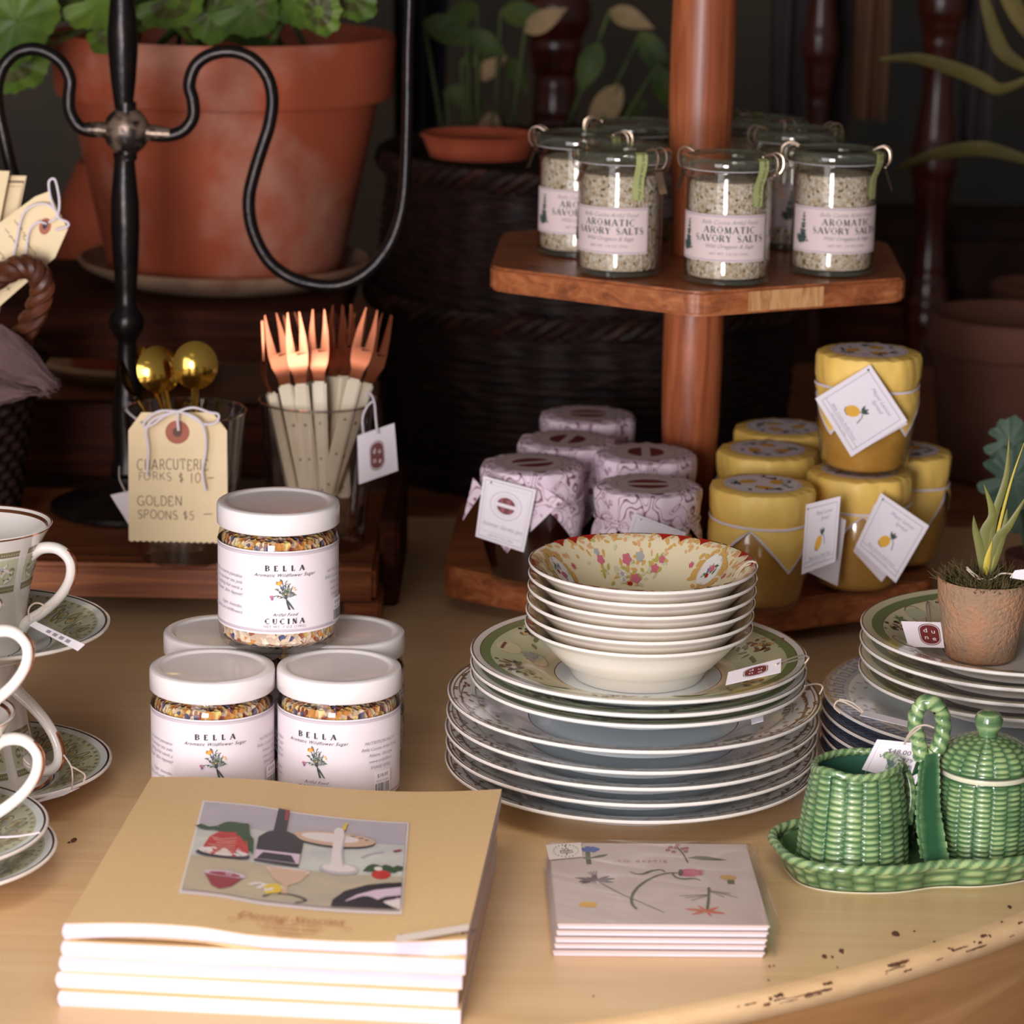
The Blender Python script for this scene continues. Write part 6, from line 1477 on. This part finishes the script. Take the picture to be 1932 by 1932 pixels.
for pts, w_, m in [([(1862, 1092), (1872, 990), (1898, 900), (1904, 820)], .0046, 'orchid_leaf'), ([(1858, 1092), (1858, 1010), (1872, 970), (1856, 912)], .0062, 'orchid_leaf'), ([(1860, 1092), (1882, 1020), (1905, 990), (1940, 930)], .0058, 'orchid_leaf'),
                     ([(1856, 1092), (1850, 1040), (1840, 1000), (1837, 972)], .0048, 'orchid_leaf'), ([(1868, 1092), (1884, 1000), (1910, 900), (1938, 820)], .0018, 'stem_yellow'), ([(1858, 1098), (1862, 1060), (1872, 1020)], .0040, 'stem_yellow'), ([(1866, 1092), (1892, 1010), (1900, 960)], .0044, 'orchid_leaf')]:
    path = smooth([aty(x, y, 1.905 - .001 * i_) - L0 for i_, (x, y) in enumerate(pts)], 6); n = len(path)
    b = MB(); b.tube(path, [(.0006, max(.0002, w_ * .72 * (1 - (j / (n - 1)) ** 2.2) * (.55 + .45 * min(1, j / 6)))) for j in range(n)], m, 8, flat=(0, 1, .2)); b.build('leaf', t)
b = MB(); 
ptag('white tag tied with string round the plant in the small clay pot', [(1915, 1076), (1950, 1072), (1950, 1098), (1905, 1090)], [1.885, 1.884, 1.884, 1.885], [[(1824, 1070, 1.888), (1840, 1084, 1.890), (1858, 1094, 1.894), (1874, 1092, 1.894), (1890, 1082, 1.892), (1918, 1084, 1.888)], [(1824, 1074, 1.889), (1842, 1090, 1.891), (1856, 1094, 1.895)]], None)
# ================================================================== green basket-weave condiment set
GY = 1.735
def weave(ncol, rows, amp):
    """height of a pressed basket weave at column position u and row position v, 0..1"""
    def f(u, v):
        c = u * ncol; ci = math.floor(c); fc = c - ci; w_ = abs(math.sin(PI * fc)) ** .28
        r = v * rows + (.5 if ci % 2 else 0); fr = r - math.floor(r); h = abs(math.sin(PI * fr)) ** .7
        return w_ * (.25 + .75 * h)
    return f
def woven_lathe(b, prof, ncol, rows, amp, m, nu=320, nv=150, xf=None):
    """prof: function v -> (r, z); adds a woven outer wall and records glaze depth"""
    wf = weave(ncol, rows, amp); o = len(b.V)
    if b.at is None: b.at = [0.5] * len(b.V)
    b.at += [0.5] * (o - len(b.at))
    def fn(u, v):
        r, z = prof(v); h = wf(u, v) * min(1, v * 14, (1 - v) * 14); a = 2 * PI * u; p = Vector(((r + amp * (h - .6)) * math.cos(a), (r + amp * (h - .6)) * math.sin(a), z))
        b.at.append(h); return xf(p) if xf else p
    b.grid(fn, nu, nv, m, cu=True)
def rope(b, path, rad, m, twist, closed=False, seg=14, amp=.22):
    """twisted rope moulding"""
    P_ = [Vector(p) for p in path]; n = len(P_); o = len(b.V)
    if b.at is None: b.at = []
    b.at += [0.5] * (o - len(b.at)); vs = []; dist = 0
    for i in range(n):
        a_, b_ = P_[(i - 1) % n if closed or i else 0], P_[(i + 1) % n if closed or i < n - 1 else n - 1]; T = (b_ - a_).normalized()
        up = Vector((0, 0, 1)) if abs(T.z) < .85 else Vector((0, 1, 0)); N = (up - T * up.dot(T)).normalized(); B = T.cross(N)
        if i: dist += (P_[i] - P_[i - 1]).length
        for q in range(seg):
            a = 2 * PI * q / seg; h = abs(math.sin((a * 1.0 + dist / twist * 2 * PI) * .5 * 3)) ** .5 if False else abs(math.sin(PI * (dist / twist) + a)) ** .5
            r = (rad[i] if isinstance(rad, list) else rad) * (1 - amp + amp * h); vs.append(P_[i] + N * (r * math.cos(a)) + B * (r * math.sin(a))); b.at.append(.15 + .85 * h)
    fs = [(i * seg + q, i * seg + (q + 1) % seg, ((i + 1) % n) * seg + (q + 1) % seg, ((i + 1) % n) * seg + q) for i in range(n if closed else n - 1) for q in range(seg)]
    if not closed: fs += [tuple(range(seg))[::-1], tuple((n - 1) * seg + q for q in range(seg))]
    b.add(vs, fs, m)
CRP, SUP = at(1607, 1628, .005), at(1850, 1612, .005)
TRc = Vector(((CRP.x + SUP.x) / 2, (CRP.y + SUP.y) / 2, 0)); trz = math.atan2(SUP.y - CRP.y, SUP.x - CRP.x)
t = thing('condiment_tray', 'green ceramic tray with a woven border and tall looped handle between creamer and sugar bowl', 'tray', TRc, trz)
hd = (SUP - CRP).length / 2
def tray_out(a, k=0.0):     # rounded figure-of-eight outline
    c, s_ = math.cos(a), math.sin(a)
    x = (hd + .0475 + k) * (abs(c) ** .85) * (1 if c > 0 else -1)
    y = (.0500 + k) * (abs(s_) ** .62) * (1 if s_ > 0 else -1) * (1 - .13 * math.exp(-(x / .020) ** 2))
    return x, y
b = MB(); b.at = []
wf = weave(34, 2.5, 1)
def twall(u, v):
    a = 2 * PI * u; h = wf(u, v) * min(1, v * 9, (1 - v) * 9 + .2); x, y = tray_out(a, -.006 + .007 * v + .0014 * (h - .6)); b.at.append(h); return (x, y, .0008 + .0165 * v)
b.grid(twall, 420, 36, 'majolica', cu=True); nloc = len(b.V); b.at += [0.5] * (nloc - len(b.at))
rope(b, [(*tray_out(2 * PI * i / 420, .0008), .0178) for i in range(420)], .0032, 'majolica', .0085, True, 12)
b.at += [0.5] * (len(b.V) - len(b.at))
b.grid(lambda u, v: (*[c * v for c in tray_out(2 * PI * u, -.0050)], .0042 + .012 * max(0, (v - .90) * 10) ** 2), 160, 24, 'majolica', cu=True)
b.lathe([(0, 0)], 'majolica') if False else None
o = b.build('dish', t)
b = MB(); b.grid(lambda u, v: (*tray_out(2 * PI * u, -.0064), .0008 * v), 160, 1, 'majolica_foot', cu=True); b.build('foot_rim', t)
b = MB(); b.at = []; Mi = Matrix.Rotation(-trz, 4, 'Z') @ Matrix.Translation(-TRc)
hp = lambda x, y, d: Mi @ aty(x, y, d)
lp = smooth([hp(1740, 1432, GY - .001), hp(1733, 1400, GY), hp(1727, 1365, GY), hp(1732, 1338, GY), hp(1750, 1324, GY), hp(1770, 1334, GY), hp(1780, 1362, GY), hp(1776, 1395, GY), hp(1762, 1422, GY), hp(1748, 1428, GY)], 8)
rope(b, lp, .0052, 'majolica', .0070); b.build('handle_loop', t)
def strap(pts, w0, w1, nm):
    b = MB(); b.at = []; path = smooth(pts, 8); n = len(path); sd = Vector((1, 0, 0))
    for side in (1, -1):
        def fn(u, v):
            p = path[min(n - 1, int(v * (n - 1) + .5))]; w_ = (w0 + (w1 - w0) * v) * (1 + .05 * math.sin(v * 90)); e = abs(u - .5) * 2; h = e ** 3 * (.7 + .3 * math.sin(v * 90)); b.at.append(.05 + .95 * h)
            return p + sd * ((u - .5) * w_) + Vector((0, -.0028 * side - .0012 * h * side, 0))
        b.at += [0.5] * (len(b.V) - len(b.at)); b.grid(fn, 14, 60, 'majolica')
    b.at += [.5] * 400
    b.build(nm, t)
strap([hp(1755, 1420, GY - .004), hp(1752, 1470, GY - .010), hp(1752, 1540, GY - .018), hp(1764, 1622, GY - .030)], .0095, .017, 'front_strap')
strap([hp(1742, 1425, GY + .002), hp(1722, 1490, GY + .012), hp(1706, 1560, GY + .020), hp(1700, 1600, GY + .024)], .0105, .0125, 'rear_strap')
# creamer
t = thing('creamer_jug', 'green basket-weave creamer jug with a pouring lip, standing on the green tray', 'jug', (CRP.x, CRP.y, .0049), view_rz(CRP))
Hc = .066
def jug_xf(p):
    a = math.atan2(p.y, p.x); s_ = p.z / Hc
    k = s_ ** 3; lipa = math.exp(-((math.atan2(math.sin(a - R(-128)), math.cos(a - R(-128)))) / .42) ** 2)
    return Vector((p.x * (1 + .12 * lipa * k) , p.y * (1 + .12 * lipa * k), p.z + .004 * lipa * k + .0035 * k * math.cos(a)* .6))
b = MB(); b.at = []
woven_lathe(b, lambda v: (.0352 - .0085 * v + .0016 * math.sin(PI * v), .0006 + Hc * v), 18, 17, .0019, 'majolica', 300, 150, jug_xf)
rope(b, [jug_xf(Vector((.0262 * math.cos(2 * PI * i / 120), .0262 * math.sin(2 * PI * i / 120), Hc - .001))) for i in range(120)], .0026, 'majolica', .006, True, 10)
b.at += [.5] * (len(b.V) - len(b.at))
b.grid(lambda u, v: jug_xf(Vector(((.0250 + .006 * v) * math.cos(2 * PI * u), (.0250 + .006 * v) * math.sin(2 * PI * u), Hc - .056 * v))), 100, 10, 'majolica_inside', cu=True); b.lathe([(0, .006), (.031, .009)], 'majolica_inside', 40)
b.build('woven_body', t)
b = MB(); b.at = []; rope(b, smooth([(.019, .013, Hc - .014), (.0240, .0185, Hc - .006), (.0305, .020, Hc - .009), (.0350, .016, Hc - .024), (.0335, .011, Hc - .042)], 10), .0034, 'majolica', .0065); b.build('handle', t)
# sugar bowl
t = thing('sugar_bowl', 'round green basket-weave sugar bowl with a domed knobbed lid, on the green tray', 'sugar bowl', (SUP.x, SUP.y, .0049), view_rz(SUP))
Hs = .056; Rs = .0300
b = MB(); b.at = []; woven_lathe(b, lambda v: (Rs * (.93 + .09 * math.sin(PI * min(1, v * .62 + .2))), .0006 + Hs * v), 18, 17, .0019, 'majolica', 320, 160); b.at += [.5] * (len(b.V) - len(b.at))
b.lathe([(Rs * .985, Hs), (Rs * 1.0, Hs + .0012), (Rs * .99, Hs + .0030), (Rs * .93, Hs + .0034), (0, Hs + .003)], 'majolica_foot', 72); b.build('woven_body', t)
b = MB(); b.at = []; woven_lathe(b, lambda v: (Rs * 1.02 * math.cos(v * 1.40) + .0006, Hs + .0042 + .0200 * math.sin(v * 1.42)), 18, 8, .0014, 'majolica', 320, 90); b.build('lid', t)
lid = [c for c in kids(t) if c.name.startswith('lid')][0]
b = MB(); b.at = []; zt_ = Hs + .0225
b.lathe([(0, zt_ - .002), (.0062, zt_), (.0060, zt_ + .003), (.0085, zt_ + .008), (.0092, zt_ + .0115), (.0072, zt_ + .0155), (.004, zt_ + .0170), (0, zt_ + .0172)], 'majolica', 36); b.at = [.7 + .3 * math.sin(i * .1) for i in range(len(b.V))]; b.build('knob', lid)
def pt48(ar):
    ar.text('$48.00', .52, .66, .17, 'ink', .08); ar.text('VDEC1979', .5, .48, .145, 'ink', .08); barcode(ar, .38, .20, .86, .42); ar.text('3261', .66, .05, .13, 'ink', .05); ar.frame(.08, -.1, .96, .93, .008, 'label_line')
ptag('printed price tag reading $48.00, tied to the looped handle of the green tray', [(1655, 1395), (1748, 1404), (1728, 1480), (1626, 1452)], [1.742, 1.742, 1.738, 1.738], [[(1706, 1404, 1.739), (1712, 1390, 1.733), (1726, 1374, 1.728), (1745, 1368, 1.727), (1762, 1373, 1.728)], [(1706, 1404, 1.739), (1720, 1385, 1.731), (1738, 1372, 1.728)]], None, pt48)
# ================================================================== tea cups and saucers at the left
SA_IN = curve([(0, .004), (.026, .004), (.038, .0055), (.050, .0105), (.066, .0175), (.0845, .0225)], 4)
def saucer(loc, label, rz):
    t = thing('saucer', label, 'saucer', loc, rz, 'patterned saucers at the left')
    b = MB(); plate_mesh(b, SA_IN, .032, [(0, .026, 'porcelain'), (.026, .0265, 'dark_band'), (.0265, .046, 'porcelain_blue'), (.046, .0468, 'dark_band'), (.0468, .050, 'porcelain_blue'), (.050, .0775, 'sage_glaze'), (.0775, .0820, 'porcelain_blue'), (.0820, .0834, 'dark_band')], 'porcelain', 'porcelain', .0028)
    ar = Art(); rr = random.Random(3); pol = lambda r, a: (r * math.cos(R(a)), r * math.sin(R(a)))
    for k in range(30):
        a = k * 12
        ar.stroke([pol(.0635 + .0085 * math.sin(R(q * 20)) * (1 if k % 2 else -1), a + q * .62) for q in range(-9, 10)], .0013, 'olive_glaze')
        c_ = pol(.0625, a + 6); ar.ring(*c_, .0038, .0038, .0010, 'olive_glaze', 12); ar.ell(*c_, .0016, .0016, 'tan_glaze')
        for q in range(5): ar.leaf(*pol(rr.uniform(.054, .072), a + rr.uniform(0, 12)), rr.uniform(0, 360), .0055, .0022, rr.choice(('olive_glaze', 'grey_glaze', 'leaf_glaze')))
    for k in range(60): ar.ell(*pol(.0750, k * 6), .0014, .0010, 'olive_glaze', k * 6, 8)
    b.art(ar, surf(SA_IN), .00015, .000002); b.build('glazed_body', t)
    return t
CUP = curve([(.0265, .004), (.0275, .008), (.0305, .022), (.0335, .040), (.0372, .058), (.0425, .074), (.0490, .0850)], 5)
def cup(loc, label, rz, flip=False):
    t = thing('tea_cup', label, 'tea cup', loc, rz, 'patterned tea cups at the left'); Hh = .085
    b = MB()
    prof = [(0, .002), (.022, .002), (.0235, 0), (.0262, 0)] + CUP + [(.0486, .0856, 'rose_gold'), (.0478, .0850, 'porcelain')] + [(r - .0022, z) for r, z in reversed(CUP[:-1]) if z > .007] + [(0, .006)]
    prof = [(r, z, ('rose_gold' if (.0835 < z < .0848 and i < 40) or (.0405 < z < .0422 and i < 30) else 'porcelain')) if len(p_) < 3 else p_ for i, p_ in enumerate(prof) for r, z in [p_[:2]]]
    b.lathe(prof, 'porcelain', 80)
    cz = lambda z: next((r0 + (r1 - r0) * (z - z0) / (z1 - z0) for (r0, z0), (r1, z1) in zip(CUP, CUP[1:]) if z0 <= z <= z1), .0265)
    fo = lambda u, v, h: Vector(((cz(v) + h) * math.sin(u), -(cz(v) + h) * math.cos(u), v))
    ar = Art(); rr = random.Random(5)
    for k in range(8):
        u = R(45 * k); a_, c_ = u - .30, u + .30
        for i in range(6):
            for z0, z1, m in ((.0455, .0500, 'olive_glaze'), (.0515, .0690, 'sage_glaze'), (.0705, .0745, 'olive_glaze')):
                zq = [z0 + (z1 - z0) * j / 4 for j in range(5)]
                for za, zb in zip(zq, zq[1:]): ar.sh.append((m, [(a_ + (c_ - a_) * i / 6, za), (a_ + (c_ - a_) * (i + 1) / 6, za), (a_ + (c_ - a_) * (i + 1) / 6, zb), (a_ + (c_ - a_) * i / 6, zb)], [(0, 1, 2, 3)]))
    for k in range(8):
        u = R(45 * k)
        for q in range(14): ar.ell(u - .27 + .54 * q / 13, .0478, .010, .0006, 'sage_glaze', 0, 7); ar.ell(u - .27 + .54 * q / 13, .0725, .010, .0006, 'sage_glaze', 0, 7)
        for sg in (1, -1): ar.stroke([(u + sg * (.06 + .16 * math.sin(q * .5)), .0530 + .0014 * q) for q in range(11)], .0022, 'porcelain'); ar.stroke([(u + sg * .20 + .05 * math.cos(q * .7), .0600 + .0022 * math.sin(q * .7)) for q in range(9)], .0016, 'olive_glaze')
        for q in range(5): ar.ell(u + .045 * math.cos(q * 1.256), .0600 + .0018 * math.sin(q * 1.256), .034, .0014, 'porcelain', 0, 8)
        ar.ell(u, .060, .018, .0008, 'tan_glaze', 0, 8)
        for q in range(7): ar.ell(u - .25 + .5 * rr.random(), .053 + .0145 * rr.random(), .02, .0007, 'olive_glaze', 0, 6)
    b.art(ar, fo, .00012, .000001); b.build('cup_body', t)
    b = MB(); hpth = smooth([(.0345, 0, .0640), (.044, 0, .0712), (.0560, 0, .0716), (.0640, 0, .0640), (.0635, 0, .0520), (.0560, 0, .0395), (.0450, 0, .0290), (.0345, 0, .0215), (.0290, 0, .0155)], 8)
    n = len(hpth); b.tube(hpth, [(.0034 + .0010 * abs(2 * i / n - 1) ** 2, .0042 + .0016 * abs(2 * i / n - 1) ** 2) for i in range(n)], 'porcelain', 14)
    h = b.build('handle', t)
    b = MB(); pt_ = hpth[14:42]; b.tube([p + Vector((.0034 if p.z > .045 else .0030, 0, .0008 * (1 if p.z > .06 else 0))) for p in pt_], (.0009, .0018), 'rose_gold', 8, flat=(1, 0, .3)); b.build('gilt_line', h)
    return t
S1 = Vector((-.349, 1.842, 0)); S2 = Vector((-.3600, 1.678, 0))
sa = saucer(S1 + Vector((0, 0, .0002)), 'patterned saucer on the table under the upside-down tea cup', 0)
c1 = cup(S1 + Vector((0, 0, .1200)), 'upright tea cup at the top of the rear left stack, blue-white inside', R(-12))
up = dup(c1, S1 + Vector((-.004, 0, .0905 + .004)), 0, 'upside-down tea cup between two saucers in the rear left stack'); up.rotation_euler = (PI, 0, R(-24))
dup(sa, S1 + Vector((0, 0, .0950)), R(9), 'patterned saucer held up on the upside-down tea cup')
c1.location = S1 + Vector((0, 0, .0993))
dup(sa, S2 + Vector((.0, .0, .0002)), R(5), 'lower one of two stacked saucers at bottom left, before the cup stack')
dup(sa, S2 + Vector((-.005, .0, .0140)), R(20), 'upper one of two stacked saucers at bottom left, a white string across it')
dup(c1, S2 + Vector((.013, .0, .0222)), R(-8), 'tea cup on the two front saucers, only its handle inside the frame')
dup(c1, S2 + Vector((.007, .0, .0890)), R(-4), 'tea cup nested in another at the left edge, only its upper handle showing')
ptag('narrow white tag tied to the handle of the upright tea cup', [(66, 1172), (160, 1216), (147, 1228), (55, 1180)], [1.782, 1.770, 1.766, 1.779], [[(56, 1172, 1.782), (54, 1150, 1.786), (66, 1138, 1.786), (82, 1142, 1.784), (78, 1155, 1.783), (62, 1166, 1.782)], [(78, 1150, 1.783), (98, 1140, 1.782), (112, 1135, 1.782)]], None, lambda ar: [ar.rect(.3 + .13 * k, .25, .38 + .13 * k, .7, 'ink_grey') for k in range(4)])
ptag('narrow white tag lying on the saucer of the upside-down tea cup', [(50, 1510), (150, 1486), (120, 1500), (36, 1524)], [1.775, 1.782, 1.772, 1.768], [[(135, 1492, 1.778), (137, 1470, 1.792), (134, 1446, 1.795), (120, 1424, 1.794)], [(134, 1446, 1.795), (146, 1452, 1.795), (160, 1462, 1.79), (158, 1475, 1.79)]], None)
q = aty(40, 1575, 1.62); t = thing('string_loop', 'thin white string lying across the upper front saucer', 'string', q)
tw([(-20, 1580, 1.612), (30, 1578, 1.614), (75, 1571, 1.620)], 0, .0005, 'twine', t, q)
